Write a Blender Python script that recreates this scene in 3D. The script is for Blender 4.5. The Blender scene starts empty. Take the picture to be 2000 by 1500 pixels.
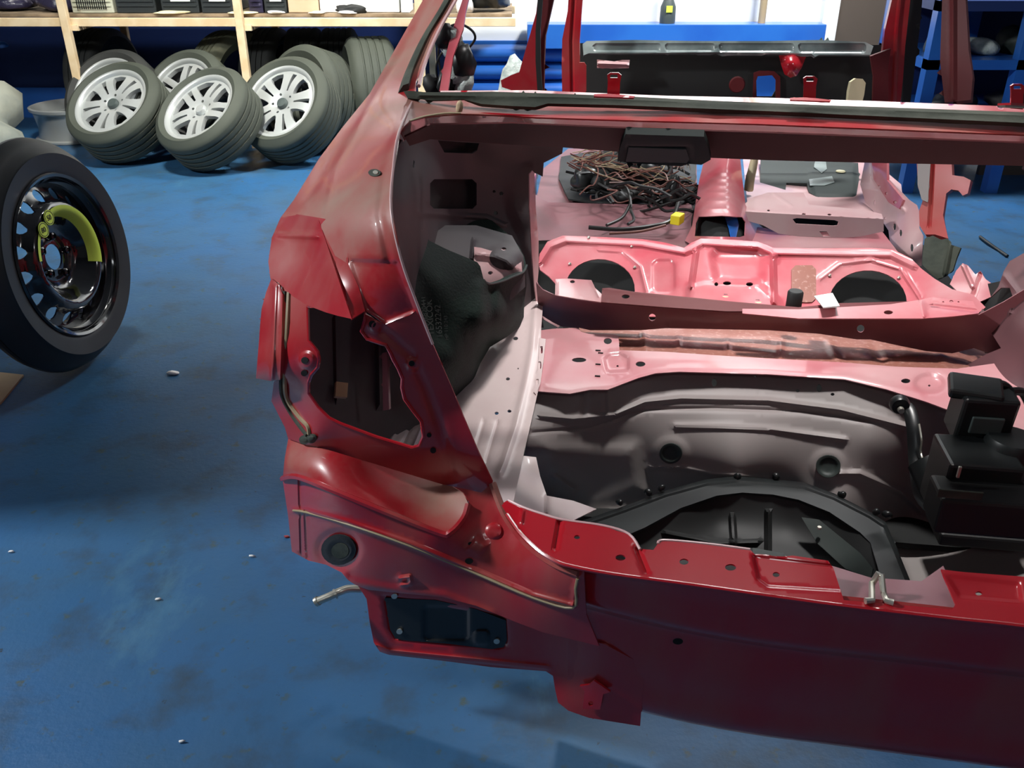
import bpy, bmesh, math, random
import numpy as np
from mathutils import Vector, Matrix, geometry
random.seed(7); RNG = np.random.RandomState(3)
sc = bpy.context.scene
COL = sc.collection
# ------------------------------------------------------------ camera, world, lights, exposure
F = 1750.; TH = math.radians(27.8); H = 1.27; AL = math.radians(8.0); C0 = (.462, .868)
cam = bpy.data.cameras.new('camera'); cam.sensor_width = 36; cam.lens = 36 * F / 2000; cam.clip_start = .02
camo = bpy.data.objects.new('camera', cam); COL.objects.link(camo)
camo.location = (0, 0, H); camo.rotation_euler = (math.pi / 2 - TH, 0, 0)
sc.camera = camo
wd = bpy.data.worlds.new('world'); sc.world = wd; wd.use_nodes = True
wd.node_tree.nodes['Background'].inputs[0].default_value = (.55, .65, .8, 1)
wd.node_tree.nodes['Background'].inputs[1].default_value = .12
sc.view_settings.view_transform = 'Standard'; sc.view_settings.look = 'None'
sc.view_settings.gamma = 1; sc.view_settings.exposure = 0.0
sc.view_settings.use_curve_mapping = False
def lamp(name, loc, target, power, sx, sy, colr=(1, .98, .94), spread=180):
    l = bpy.data.lights.new(name, 'AREA'); l.energy = power; l.shape = 'RECTANGLE'; l.size = sx; l.size_y = sy
    l.color = colr; l.spread = math.radians(spread)
    o = bpy.data.objects.new(name, l); COL.objects.link(o); o.location = loc
    d = Vector(target) - Vector(loc); o.rotation_euler = d.to_track_quat('-Z', 'Y').to_euler()
    return o
lamp('lamp_over_boot', (.66, 2.05, 3.5), (.66, 2.06, .3), 11, .3, .3, (1, .97, .95), 46)
lamp('lamp_left_bay', (-3.7, 1.5, 3.0), (-.2, 1.6, .3), 150, .35, .35, (.95, .98, 1), 170)
lamp('lamp_back_rack', (-1.4, 3.4, 3.6), (-1.2, 5.3, .2), 60, .5, .5, (1, .98, .9), 90)
lamp('lamp_back_wall', (2.0, 4.7, 3.6), (1.4, 6.4, .7), 210, .8, .3, (1, 1, 1), 150)
lamp('fill_right', (4.6, .3, 3.3), (1.5, 2.4, 0), 16, .6, .6, (.93, .97, 1))  # added weak fill from the right, no known lamp there
lamp('fill_behind_camera', (-.5, -2.6, 3.6), (-.3, 1.3, 0), 12, 1.2, .5, (.93, .97, 1))  # added soft fill from behind the viewpoint

# ------------------------------------------------------------ materials
def new_mat(name):
    m = bpy.data.materials.new(name); m.use_nodes = True
    nt = m.node_tree; b = nt.nodes['Principled BSDF']
    return m, nt, b
def mat(name, col, rough=.5, metal=0, coat=0, col2=None, scale=6, lo=.4, hi=.6, bump=0, bscale=60, spec=.5, detail=5):
    m, nt, b = new_mat(name)
    b.inputs['Roughness'].default_value = rough; b.inputs['Metallic'].default_value = metal
    b.inputs['Coat Weight'].default_value = coat; b.inputs['Coat Roughness'].default_value = .08
    b.inputs['Specular IOR Level'].default_value = spec
    b.inputs['Base Color'].default_value = (*col, 1)
    tc = nt.nodes.new('ShaderNodeTexCoord')
    if col2:
        n = nt.nodes.new('ShaderNodeTexNoise'); n.inputs['Scale'].default_value = scale; n.inputs['Detail'].default_value = detail
        nt.links.new(tc.outputs['Object'], n.inputs['Vector'])
        r = nt.nodes.new('ShaderNodeMapRange'); r.inputs[1].default_value = lo; r.inputs[2].default_value = hi
        nt.links.new(n.outputs['Fac'], r.inputs[0])
        mx = nt.nodes.new('ShaderNodeMix'); mx.data_type = 'RGBA'
        mx.inputs[6].default_value = (*col, 1); mx.inputs[7].default_value = (*col2, 1)
        nt.links.new(r.outputs[0], mx.inputs[0]); nt.links.new(mx.outputs[2], b.inputs['Base Color'])
    if bump:
        n = nt.nodes.new('ShaderNodeTexNoise'); n.inputs['Scale'].default_value = bscale; n.inputs['Detail'].default_value = 4
        nt.links.new(tc.outputs['Object'], n.inputs['Vector'])
        bp = nt.nodes.new('ShaderNodeBump'); bp.inputs['Strength'].default_value = bump; bp.inputs['Distance'].default_value = .01
        nt.links.new(n.outputs['Fac'], bp.inputs['Height']); nt.links.new(bp.outputs[0], b.inputs['Normal'])
    return m
def paint(name, col, dust=.3, dcol=(.27, .20, .15), rough=.3, coat=.6, scale=5, up=.5, streak=0):
    """car paint with a layer of workshop dust: patchy, thicker on upward faces"""
    m, nt, b = new_mat(name); N = nt.nodes; L = nt.links
    b.inputs['Roughness'].default_value = rough; b.inputs['Coat Roughness'].default_value = .06
    tc = N.new('ShaderNodeTexCoord'); no = N.new('ShaderNodeTexNoise'); no.inputs['Scale'].default_value = scale; no.inputs['Detail'].default_value = 6
    mp = N.new('ShaderNodeMapping'); mp.inputs['Scale'].default_value = (1, 1, .25 if streak else 1)
    L.new(tc.outputs['Object'], mp.inputs[0]); L.new(mp.outputs[0], no.inputs['Vector'])
    f = N.new('ShaderNodeTexNoise'); f.inputs['Scale'].default_value = 140; f.inputs['Detail'].default_value = 2
    L.new(tc.outputs['Object'], f.inputs['Vector'])
    ge = N.new('ShaderNodeNewGeometry'); sp = N.new('ShaderNodeSeparateXYZ'); L.new(ge.outputs['Normal'], sp.inputs[0])
    mr = N.new('ShaderNodeMapRange'); mr.inputs[1].default_value = -.1; mr.inputs[2].default_value = .9; mr.inputs[3].default_value = 1 - up; mr.inputs[4].default_value = 1
    L.new(sp.outputs[2], mr.inputs[0])
    r = N.new('ShaderNodeMapRange'); r.inputs[1].default_value = .42; r.inputs[2].default_value = .64; L.new(no.outputs['Fac'], r.inputs[0])
    a = N.new('ShaderNodeMath'); a.operation = 'MULTIPLY'; L.new(mr.outputs[0], a.inputs[0]); L.new(r.outputs[0], a.inputs[1])
    a2 = N.new('ShaderNodeMath'); a2.operation = 'MULTIPLY'; L.new(a.outputs[0], a2.inputs[0]); a2.inputs[1].default_value = dust * 1.5
    a3 = N.new('ShaderNodeMath'); a3.operation = 'MULTIPLY_ADD'; L.new(f.outputs['Fac'], a3.inputs[0]); a3.inputs[1].default_value = .25 * dust; L.new(a2.outputs[0], a3.inputs[2]); a3.use_clamp = True
    mx = N.new('ShaderNodeMix'); mx.data_type = 'RGBA'; mx.inputs[6].default_value = (*col, 1); mx.inputs[7].default_value = (*dcol, 1)
    L.new(a3.outputs[0], mx.inputs[0]); L.new(mx.outputs[2], b.inputs['Base Color'])
    rr = N.new('ShaderNodeMapRange'); rr.inputs[3].default_value = rough; rr.inputs[4].default_value = .75; L.new(a3.outputs[0], rr.inputs[0]); L.new(rr.outputs[0], b.inputs['Roughness'])
    cw = N.new('ShaderNodeMapRange'); cw.inputs[3].default_value = coat; cw.inputs[4].default_value = .05; L.new(a3.outputs[0], cw.inputs[0]); L.new(cw.outputs[0], b.inputs['Coat Weight'])
    return m
RED = (.40, .006, .016)
M = {}
M['red'] = paint('red_paint', RED, .22)
M['red_dusty'] = paint('dusty_red_paint', RED, .5, dcol=(.29, .22, .165), scale=4, up=.35)
M['red_streak'] = paint('streaked_red_paint', RED, .17, scale=9, up=.2, streak=1)
M['red_clean'] = paint('glossy_red_paint', (.44, .008, .018), .03, rough=.2, coat=1)
M['maroon'] = paint('shaded_red_paint', (.10, .003, .006), .02, rough=.6, coat=0)  # red darkened to hold the shade under the parcel shelf
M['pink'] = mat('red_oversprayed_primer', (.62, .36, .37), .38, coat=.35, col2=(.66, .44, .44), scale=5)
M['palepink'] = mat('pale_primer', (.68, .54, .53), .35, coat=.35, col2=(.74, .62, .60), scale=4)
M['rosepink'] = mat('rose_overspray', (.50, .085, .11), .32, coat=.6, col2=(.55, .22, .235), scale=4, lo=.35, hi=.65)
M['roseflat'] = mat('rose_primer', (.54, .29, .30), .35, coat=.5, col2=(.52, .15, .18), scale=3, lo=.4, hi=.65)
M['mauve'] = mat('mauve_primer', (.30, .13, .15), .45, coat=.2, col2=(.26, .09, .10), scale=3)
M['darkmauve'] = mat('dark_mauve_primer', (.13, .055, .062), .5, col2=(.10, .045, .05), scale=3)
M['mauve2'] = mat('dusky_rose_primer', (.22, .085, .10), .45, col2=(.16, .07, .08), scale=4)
M['stencil'] = mat('grey_stencil_ink', (.13, .15, .14), .8)
M['greyprimer'] = mat('grey_primer', (.20, .185, .175), .55, coat=0, col2=(.235, .20, .195), scale=2)
M['shadedprimer'] = mat('shaded_grey_primer', (.050, .046, .050), .6, col2=(.075, .055, .060), scale=2)  # primer darkened to carry the shade of boot wall and wheelhouse
M['bronze'] = mat('speckled_bronze_primer', (.30, .12, .09), .4, col2=(.50, .30, .25), scale=90, lo=.55, hi=.75, coat=.4)
M['seal'] = mat('old_rubber_seal', (.022, .03, .02), .75, col2=(.06, .068, .05), scale=9, bump=.15)
M['felt'] = mat('green_black_felt', (.005, .010, .009), .9, col2=(.010, .024, .018), scale=7, bump=.3, bscale=200)
M['black'] = mat('black_plastic', (.008, .009, .010), .35, col2=(.012, .015, .015), scale=5)
M['blackmatt'] = mat('matt_black', (.010, .011, .011), .6)
M['darkgreen'] = mat('dark_green_plastic', (.016, .025, .022), .6)
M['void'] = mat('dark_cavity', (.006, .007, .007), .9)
M['greyplastic'] = mat('grey_green_plastic', (.05, .065, .062), .5)
M['steel'] = mat('zinc_plated_steel', (.62, .60, .52), .35, metal=.8)
M['alloy'] = mat('silver_alloy', (.46, .48, .47), .32, metal=.35, coat=.3)
M['alloyback'] = mat('brake_dusted_alloy', (.10, .10, .10), .6, metal=.3)
M['rimblack'] = mat('gloss_black_steel', (.006, .006, .007), .12, coat=.9)
M['yellow'] = mat('yellow_green_label', (.58, .74, .08), .5)
M['brightyellow'] = mat('yellow_connector_plastic', (.85, .72, .03), .4)
M['timber'] = mat('pine_timber', (.78, .62, .40), .6, col2=(.70, .52, .30), scale=12)
M['timberdark'] = mat('old_pallet_timber', (.30, .22, .14), .8, col2=(.18, .13, .08), scale=10)
M['card'] = mat('brown_cardboard', (.62, .46, .30), .8, col2=(.55, .40, .24), scale=6)
M['white'] = mat('white_paper', (.85, .85, .83), .7)
M['whitewall'] = mat('white_plaster', (.86, .88, .87), .8, col2=(.80, .82, .80), scale=2)
M['greywall'] = mat('grey_block_wall', (.20, .21, .22), .85, col2=(.17, .18, .19), scale=2)
M['blue'] = mat('blue_gloss_paint', (.015, .10, .42), .35, col2=(.02, .13, .47), scale=3, coat=.3)
M['darkblue'] = mat('dark_blue_paint', (.012, .03, .13), .5)
M['cable'] = mat('black_cable', (.01, .01, .01), .4)
M['copper'] = mat('brown_wire', (.16, .06, .045), .45)
M['tanwire'] = mat('tan_wire', (.35, .27, .16), .5)
M['cream'] = mat('cream_foam', (.72, .66, .42), .8, bump=.2, bscale=30)
M['brown'] = mat('brown_board', (.085, .065, .05), .6)
M['tarp'] = mat('grey_canvas', (.32, .33, .27), .85, col2=(.22, .24, .21), scale=5, bump=.4, bscale=14)
M['crate'] = mat('black_crate_plastic', (.02, .025, .026), .5)
M['beige'] = mat('beige_plastic', (.55, .56, .44), .5)
M['purplebag'] = mat('purple_black_film', (.025, .022, .05), .3, col2=(.35, .33, .42), scale=14, lo=.55, hi=.7, bump=.8, bscale=18)
M['clearfilm'] = mat('dusty_clear_plastic', (.30, .36, .35), .3, col2=(.14, .18, .18), scale=7, coat=.5)
M['foil'] = mat('crumpled_film', (.30, .36, .34), .35, col2=(.5, .55, .52), scale=20, bump=1, bscale=30)
def tyremat(name, c, c2):
    m, nt, b = new_mat(name); N = nt.nodes; L = nt.links
    b.inputs['Roughness'].default_value = .75
    tc = N.new('ShaderNodeTexCoord'); no = N.new('ShaderNodeTexNoise'); no.inputs['Scale'].default_value = 5
    L.new(tc.outputs['Object'], no.inputs['Vector'])
    mx = N.new('ShaderNodeMix'); mx.data_type = 'RGBA'; mx.inputs[6].default_value = (*c, 1); mx.inputs[7].default_value = (*c2, 1)
    L.new(no.outputs['Fac'], mx.inputs[0]); L.new(mx.outputs[2], b.inputs['Base Color'])
    sp = N.new('ShaderNodeSeparateXYZ'); L.new(tc.outputs['Object'], sp.inputs[0])
    at = N.new('ShaderNodeMath'); at.operation = 'ARCTAN2'; L.new(sp.outputs[0], at.inputs[0]); L.new(sp.outputs[2], at.inputs[1])
    mu = N.new('ShaderNodeMath'); mu.operation = 'MULTIPLY'; L.new(at.outputs[0], mu.inputs[0]); mu.inputs[1].default_value = 62
    ab = N.new('ShaderNodeMath'); ab.operation = 'ABSOLUTE'; L.new(sp.outputs[1], ab.inputs[0])
    ad = N.new('ShaderNodeMath'); ad.operation = 'MULTIPLY_ADD'; L.new(ab.outputs[0], ad.inputs[0]); ad.inputs[1].default_value = 60; L.new(mu.outputs[0], ad.inputs[2])
    si = N.new('ShaderNodeMath'); si.operation = 'SINE'; L.new(ad.outputs[0], si.inputs[0])
    gt = N.new('ShaderNodeMath'); gt.operation = 'GREATER_THAN'; L.new(si.outputs[0], gt.inputs[0]); gt.inputs[1].default_value = -.55
    sq = N.new('ShaderNodeVectorMath'); sq.operation = 'MULTIPLY'; L.new(tc.outputs['Object'], sq.inputs[0]); sq.inputs[1].default_value = (1, 0, 1)
    le = N.new('ShaderNodeVectorMath'); le.operation = 'LENGTH'; L.new(sq.outputs[0], le.inputs[0])
    g2 = N.new('ShaderNodeMath'); g2.operation = 'LESS_THAN'; L.new(le.outputs['Value'], g2.inputs[0]); g2.inputs[1].default_value = .345
    mm = N.new('ShaderNodeMath'); mm.operation = 'MAXIMUM'; L.new(gt.outputs[0], mm.inputs[0]); L.new(g2.outputs[0], mm.inputs[1])
    bp = N.new('ShaderNodeBump'); bp.inputs['Strength'].default_value = .8; bp.inputs['Distance'].default_value = .006
    L.new(mm.outputs[0], bp.inputs['Height']); L.new(bp.outputs[0], b.inputs['Normal'])
    return m
M['tyre'] = tyremat('dusty_tyre_rubber', (.035, .042, .032), (.06, .068, .05))
M['tyredark'] = tyremat('black_tyre_rubber', (.018, .019, .018), (.03, .032, .028))
M['tyretan'] = tyremat('mud_dusted_tyre_rubber', (.13, .14, .09), (.19, .19, .12))
M['sparetyre'] = mat('clean_black_rubber', (.014, .016, .017), .5, col2=(.022, .025, .026), scale=4)

# ------------------------------------------------------------ helpers
def link(o, parent=None):
    COL.objects.link(o)
    if parent is not None: o.parent = parent
    return o
def tag(o, label, cat, group=None):
    o['label'] = label; o['category'] = cat
    if group: o['group'] = group
    return o
def thing(name, label, cat, loc=(0, 0, 0), rot=(0, 0, 0), group=None):
    o = bpy.data.objects.new(name, None); o.empty_display_size = .05; COL.objects.link(o)
    o.location = loc; o.rotation_euler = rot
    return tag(o, label, cat, group)
def mesh(name, V, Fc, m, parent=None, smooth=True, th=0, loc=None, bev=0, sharp=38, label=None, off=-1):
    me = bpy.data.meshes.new(name); me.from_pydata([tuple(v) for v in V], [], [tuple(f) for f in Fc]); me.update()
    o = bpy.data.objects.new(name, me)
    me.materials.append(M[m] if isinstance(m, str) else m)
    if smooth: me.polygons.foreach_set('use_smooth', [True] * len(me.polygons))
    if loc: o.location = loc
    if bev:
        b = o.modifiers.new('bevel', 'BEVEL'); b.width = bev; b.segments = 2; b.limit_method = 'ANGLE'
    if th:
        s = o.modifiers.new('solid', 'SOLIDIFY'); s.thickness = th; s.offset = off
    if smooth and sharp:
        e = o.modifiers.new('split', 'EDGE_SPLIT'); e.split_angle = math.radians(sharp)
    if label: o['label'] = label
    return link(o, parent)
def structure(o): o['kind'] = 'structure'; return o
class MB:
    def __init__(s): s.V = []; s.F = []
    def add(s, V, Fc):
        n = len(s.V); s.V += [tuple(v) for v in V]; s.F += [tuple(i + n for i in f) for f in Fc]; return s
    def box(s, x0, x1, y0, y1, z0, z1, R=None, c=None):
        V = [Vector((x, y, z)) for x in (x0, x1) for y in (y0, y1) for z in (z0, z1)]
        if R is not None:
            c = Vector(c) if c is not None else Vector((0, 0, 0)); V = [R @ v + c for v in V]
        return s.add(V, [(0, 1, 3, 2), (4, 6, 7, 5), (0, 4, 5, 1), (2, 3, 7, 6), (0, 2, 6, 4), (1, 5, 7, 3)])
    def tube(s, pts, r, n=8, cap=True, flat=1):
        P = [Vector(p) for p in pts]; rr = r if isinstance(r, (list, tuple)) else [r] * len(P)
        up = None; rings = []
        for i, p in enumerate(P):
            t = (P[min(i + 1, len(P) - 1)] - P[max(i - 1, 0)]).normalized()
            if up is None: up = t.orthogonal().normalized()
            up = (up - t * up.dot(t)); up = up.normalized() if up.length > 1e-6 else t.orthogonal().normalized()
            sd = t.cross(up)
            rings.append([p + rr[i] * (math.cos(a) * up + flat * math.sin(a) * sd) for a in [2 * math.pi * k / n for k in range(n)]])
        V = [v for g in rings for v in g]; Fc = []
        for i in range(len(P) - 1):
            for k in range(n):
                Fc.append((i * n + k, i * n + (k + 1) % n, (i + 1) * n + (k + 1) % n, (i + 1) * n + k))
        if cap: Fc += [tuple(range(n))[::-1], tuple((len(P) - 1) * n + k for k in range(n))]
        return s.add(V, Fc)
    def lathe(s, prof, n=48, axis='y', c=(0, 0, 0)):
        """prof: (radius, height) pairs turned about the axis"""
        V = []; Fc = []; k = len(prof)
        for i in range(n):
            a = 2 * math.pi * i / n
            for r, h in prof:
                if axis == 'y': v = (r * math.sin(a), h, r * math.cos(a))
                elif axis == 'z': v = (r * math.cos(a), r * math.sin(a), h)
                else: v = (h, r * math.cos(a), r * math.sin(a))
                V.append((v[0] + c[0], v[1] + c[1], v[2] + c[2]))
        for i in range(n):
            j = (i + 1) % n
            for q in range(k - 1): Fc.append((i * k + q, j * k + q, j * k + q + 1, i * k + q + 1))
        return s.add(V, Fc)
    def build(s, name, m, parent=None, **k): return mesh(name, s.V, s.F, m, parent, **k)
def smoothline(P, n=6, closed=False):
    P = [Vector(p) for p in P]; out = []; N = len(P)
    rng = range(N if closed else N - 1)
    for i in rng:
        p1, p2 = P[i], P[(i + 1) % N]
        p0 = P[i - 1] if (closed or i > 0) else p1; p3 = P[(i + 2) % N] if (closed or i + 2 < N) else p2
        for k in range(n):
            t = k / n
            out.append(.5 * ((2 * p1) + (p2 - p0) * t + (2 * p0 - 5 * p1 + 4 * p2 - p3) * t * t + (3 * p1 - p0 - 3 * p2 + p3) * t ** 3))
    if not closed: out.append(P[-1])
    return out
def inside(px, py, poly):
    c = np.zeros(px.shape, bool); n = len(poly)
    for i in range(n):
        x1, y1 = poly[i]; x2, y2 = poly[(i + 1) % n]
        if y1 == y2: continue
        k = ((y1 > py) != (y2 > py)) & (px < (x2 - x1) * (py - y1) / (y2 - y1) + x1)
        c ^= k
    return c
def resample(poly, step):
    out = []
    for i in range(len(poly)):
        a = np.array(poly[i], float); b = np.array(poly[(i + 1) % len(poly)], float)
        n = max(1, int(np.linalg.norm(b - a) / step + .5))
        for k in range(n): out.append(tuple(a + (b - a) * k / n))
    return out
def pdist(x, y, poly, closed=False):
    d = np.full(x.shape, 1e9); n = len(poly)
    for i in range(n if closed else n - 1):
        a = poly[i]; b = poly[(i + 1) % n]; ax, ay = a; bx, by = b[0] - ax, b[1] - ay
        t = np.clip(((x - ax) * bx + (y - ay) * by) / max(bx * bx + by * by, 1e-9), 0, 1)
        d = np.minimum(d, np.hypot(x - ax - t * bx, y - ay - t * by))
    return d
def tri2d(outline, holes, step, extra=()):
    """triangulated sheet of a 2-D outline with real holes in it"""
    out = resample(outline, step); hs = [resample(h, min(step, 1.0 * step)) for h in holes]
    pts = list(out); ed = [(i, (i + 1) % len(out)) for i in range(len(out))]
    for h in hs:
        b = len(pts); pts += h; ed += [(b + i, b + (i + 1) % len(h)) for i in range(len(h))]
    O = np.array(out); x0, y0 = O.min(0); x1, y1 = O.max(0)
    if len(extra):
        X = np.array(extra); k = inside(X[:, 0], X[:, 1], out)
        for h in hs: k &= ~inside(X[:, 0], X[:, 1], h)
        d = pdist(X[:, 0], X[:, 1], out, True)
        for h in hs: d = np.minimum(d, pdist(X[:, 0], X[:, 1], h, True))
        X = X[k & (d > step * .25)]; keep = []; cell = {}
        mn = step * .3
        for p in X:
            c = (int(p[0] // mn), int(p[1] // mn))
            if all((p[0] - q[0]) ** 2 + (p[1] - q[1]) ** 2 > mn * mn for a in (-1, 0, 1) for b in (-1, 0, 1) for q in cell.get((c[0] + a, c[1] + b), ())):
                cell.setdefault(c, []).append(p); keep.append(tuple(p))
        pts += keep; KX = np.array(keep) if keep else np.zeros((0, 2))
    else: KX = np.zeros((0, 2))
    gx = []; r = 0; y = y0 + step * .43
    while y < y1:
        xs = np.arange(x0 + (step * .5 if r % 2 else 0), x1, step); gx += [(x, y) for x in xs]; y += step * .866; r += 1
    if gx:
        G = np.array(gx); k = inside(G[:, 0], G[:, 1], out)
        for h in hs: k &= ~inside(G[:, 0], G[:, 1], h)
        d = pdist(G[:, 0], G[:, 1], out, True)
        for h in hs: d = np.minimum(d, pdist(G[:, 0], G[:, 1], h, True))
        k &= d > step * .45
        if len(KX):
            for q0 in range(0, len(G), 4000):
                D = np.hypot(G[q0:q0 + 4000, None, 0] - KX[None, :, 0], G[q0:q0 + 4000, None, 1] - KX[None, :, 1]).min(1); k[q0:q0 + 4000] &= D > step * .5
        pts += [tuple(p) for p in G[k]]
    V, E_, Fc, *_ = geometry.delaunay_2d_cdt([Vector(p) for p in pts], ed, [], 0, 1e-5)
    V = np.array([tuple(v) for v in V]); T = np.array([f for f in Fc if len(f) == 3])
    C = V[T].mean(1); k = inside(C[:, 0], C[:, 1], out)
    for h in hs: k &= ~inside(C[:, 0], C[:, 1], h)
    return V, T[k]

# photo measurements -> points of the car, in the car's own frame (X right, Y forward, Z up)
ct, st, ca, sa = math.cos(TH), math.sin(TH), math.cos(AL), math.sin(AL)
def wray(px, py):
    u = (px - 1000) / F; v = (py - 750) / F
    return Vector((u, ct - v * st, -st - v * ct))
def cray(px, py):
    d = wray(px, py); return Vector((d.x * ca - d.y * sa, d.x * sa + d.y * ca, d.z))
ORG = Vector((-C0[0] * ca + C0[1] * sa, -C0[0] * sa - C0[1] * ca, H)); WORG = Vector((0, 0, H))
def tval(px, py, ax, val): i = 'xyz'.index(ax); return (val - ORG[i]) / cray(px, py)[i]
def cp(px, py, ax, val): return ORG + cray(px, py) * tval(px, py, ax, val)
def wp(px, py, ax, val):
    i = 'xyz'.index(ax); d = wray(px, py); return WORG + d * ((val - WORG[i]) / d[i])
def cproj(p):
    x, y, z = p; wx = C0[0] + x * ca + y * sa; wy = C0[1] - x * sa + y * ca; wz = z - H
    dep = wy * ct - wz * st; up = wy * st + wz * ct
    return 1000 + F * wx / dep, 750 - F * up / dep, dep
def surf(ctrl):
    """smooth surface through measured points; returns depth function over the photo"""
    P = []; Wt = []
    for c in ctrl:
        if c[0] == 'p': x, y, d = cproj(c[1:]); P.append((x, y)); Wt.append(1 / d)
        else: P.append((c[0], c[1])); Wt.append(1 / tval(c[0], c[1], c[2], c[3]))
    P = np.array(P, float) / 500; n = len(P)
    def U(r): return r * r * np.log(r + 1e-9)
    K = U(np.linalg.norm(P[:, None] - P[None], axis=2)); A = np.zeros((n + 3, n + 3))
    A[:n, :n] = K + np.eye(n) * 2e-4; A[:n, n] = 1; A[:n, n + 1:] = P; A[n:, :n] = A[:n, n:].T
    s = np.linalg.lstsq(A, np.concatenate([Wt, [0, 0, 0]]), rcond=None)[0]
    def f(x, y):
        Q = np.stack([x, y], 1) / 500
        return 1 / (U(np.linalg.norm(Q[:, None] - P[None], axis=2)) @ s[:n] + s[n] + Q @ s[n + 1:])
    return f
def ell(cx, cy, rx, ry=None, n=20, rot=0):
    ry = ry or rx; c, s = math.cos(rot), math.sin(rot)
    return [(cx + rx * math.cos(2 * math.pi * k / n) * c - ry * math.sin(2 * math.pi * k / n) * s,
             cy + rx * math.cos(2 * math.pi * k / n) * s + ry * math.sin(2 * math.pi * k / n) * c) for k in range(n)]
def rrect(x0, y0, x1, y1, r=6):
    return [(x0 + r, y0), (x1 - r, y0), (x1, y0 + r), (x1, y1 - r), (x1 - r, y1), (x0 + r, y1), (x0, y1 - r), (x0, y0 + r)]
def ss(t): t = np.clip(t, 0, 1); return t * t * (3 - 2 * t)
def offs(line, ds, sp, closed=False):
    out = []; L = [np.array(p, float) for p in line]; n = len(L)
    for i in range(n if closed else n - 1):
        a, b = L[i], L[(i + 1) % n]; v = b - a; l = np.linalg.norm(v)
        if l < 1e-6: continue
        nn = np.array([-v[1], v[0]]) / l; m = max(1, int(l / sp))
        for k in range(m + (0 if closed else 1)):
            for d in ds: out.append(tuple(a + v * k / m + nn * d))
    return out
def disc(name, f, c, rx, ry, m, parent, lift=.002, th=.002, **k):
    return panel(name, ell(*c, rx, ry, 20), lambda x, y: f(x, y) - lift, m, parent, step=max(2.5, rx / 3), th=th, **k)[0]
def panel(name, out, ctrl, m, parent, holes=(), ribs=(), blobs=(), step=9, th=.0025, smooth_out=False, label=None, sharp=38):
    """pressed sheet-metal panel. ribs: (line, half width, height); blobs: (outline, edge width, height)"""
    if smooth_out: out = [tuple(p[:2]) for p in smoothline([(*q, 0) for q in out], 4, True)]
    f = ctrl if callable(ctrl) else surf(ctrl)
    ex = []
    for ln, hw, h in ribs: ex += offs(ln, [-hw, -hw * .62, -hw * .3, 0, hw * .3, hw * .62, hw], max(step * .7, 3.))
    for ol, ew, h in blobs: ex += offs(ol, [-ew, -ew * .4, ew * .4, ew], max(step * .6, 2.5), True)
    V, T = tri2d(out, holes, step, ex); x, y = V[:, 0], V[:, 1]; t = f(x, y)
    for ln, hw, h in ribs: t = t - h * ss(1 - pdist(x, y, ln) / hw)
    for ol, ew, h in blobs:
        d = pdist(x, y, ol, True); sgn = np.where(inside(x, y, ol), 1, -1); t = t - h * ss(.5 + sgn * d / (2 * ew))
    P = []
    for i in range(len(V)): P.append(ORG + cray(x[i], y[i]) * float(t[i]))
    Fc = []
    for a, b, c in T:
        n = (P[b] - P[a]).cross(P[c] - P[a])
        Fc.append((a, b, c) if n.dot(P[a] - ORG) < 0 else (a, c, b))
    o = mesh(name, P, Fc, m, parent, th=th, sharp=sharp, label=label)
    o['_f'] = 0; del o['_f']
    return o, f
def onsurf(f, pts, lift=0):
    x = np.array([p[0] for p in pts], float); y = np.array([p[1] for p in pts], float); t = f(x, y)
    return [ORG + cray(x[i], y[i]) * float(t[i] - lift) for i in range(len(pts))]
def bead(name, f, pts, r, m, parent, lift=0, n=4, label=None, flat=1):
    P = smoothline(onsurf(f, pts, lift), n) if n else onsurf(f, pts, lift)
    return MB().tube(P, r, 6, flat=flat).build(name, m, parent, label=label)
def mirror(o, parent):
    """the same pressing on the other side of the car"""
    me = o.data.copy(); me.transform(Matrix.Scale(-1, 4, (1, 0, 0))); me.flip_normals()
    c = o.copy(); c.data = me; link(c); c.parent = parent
    return c

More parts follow.
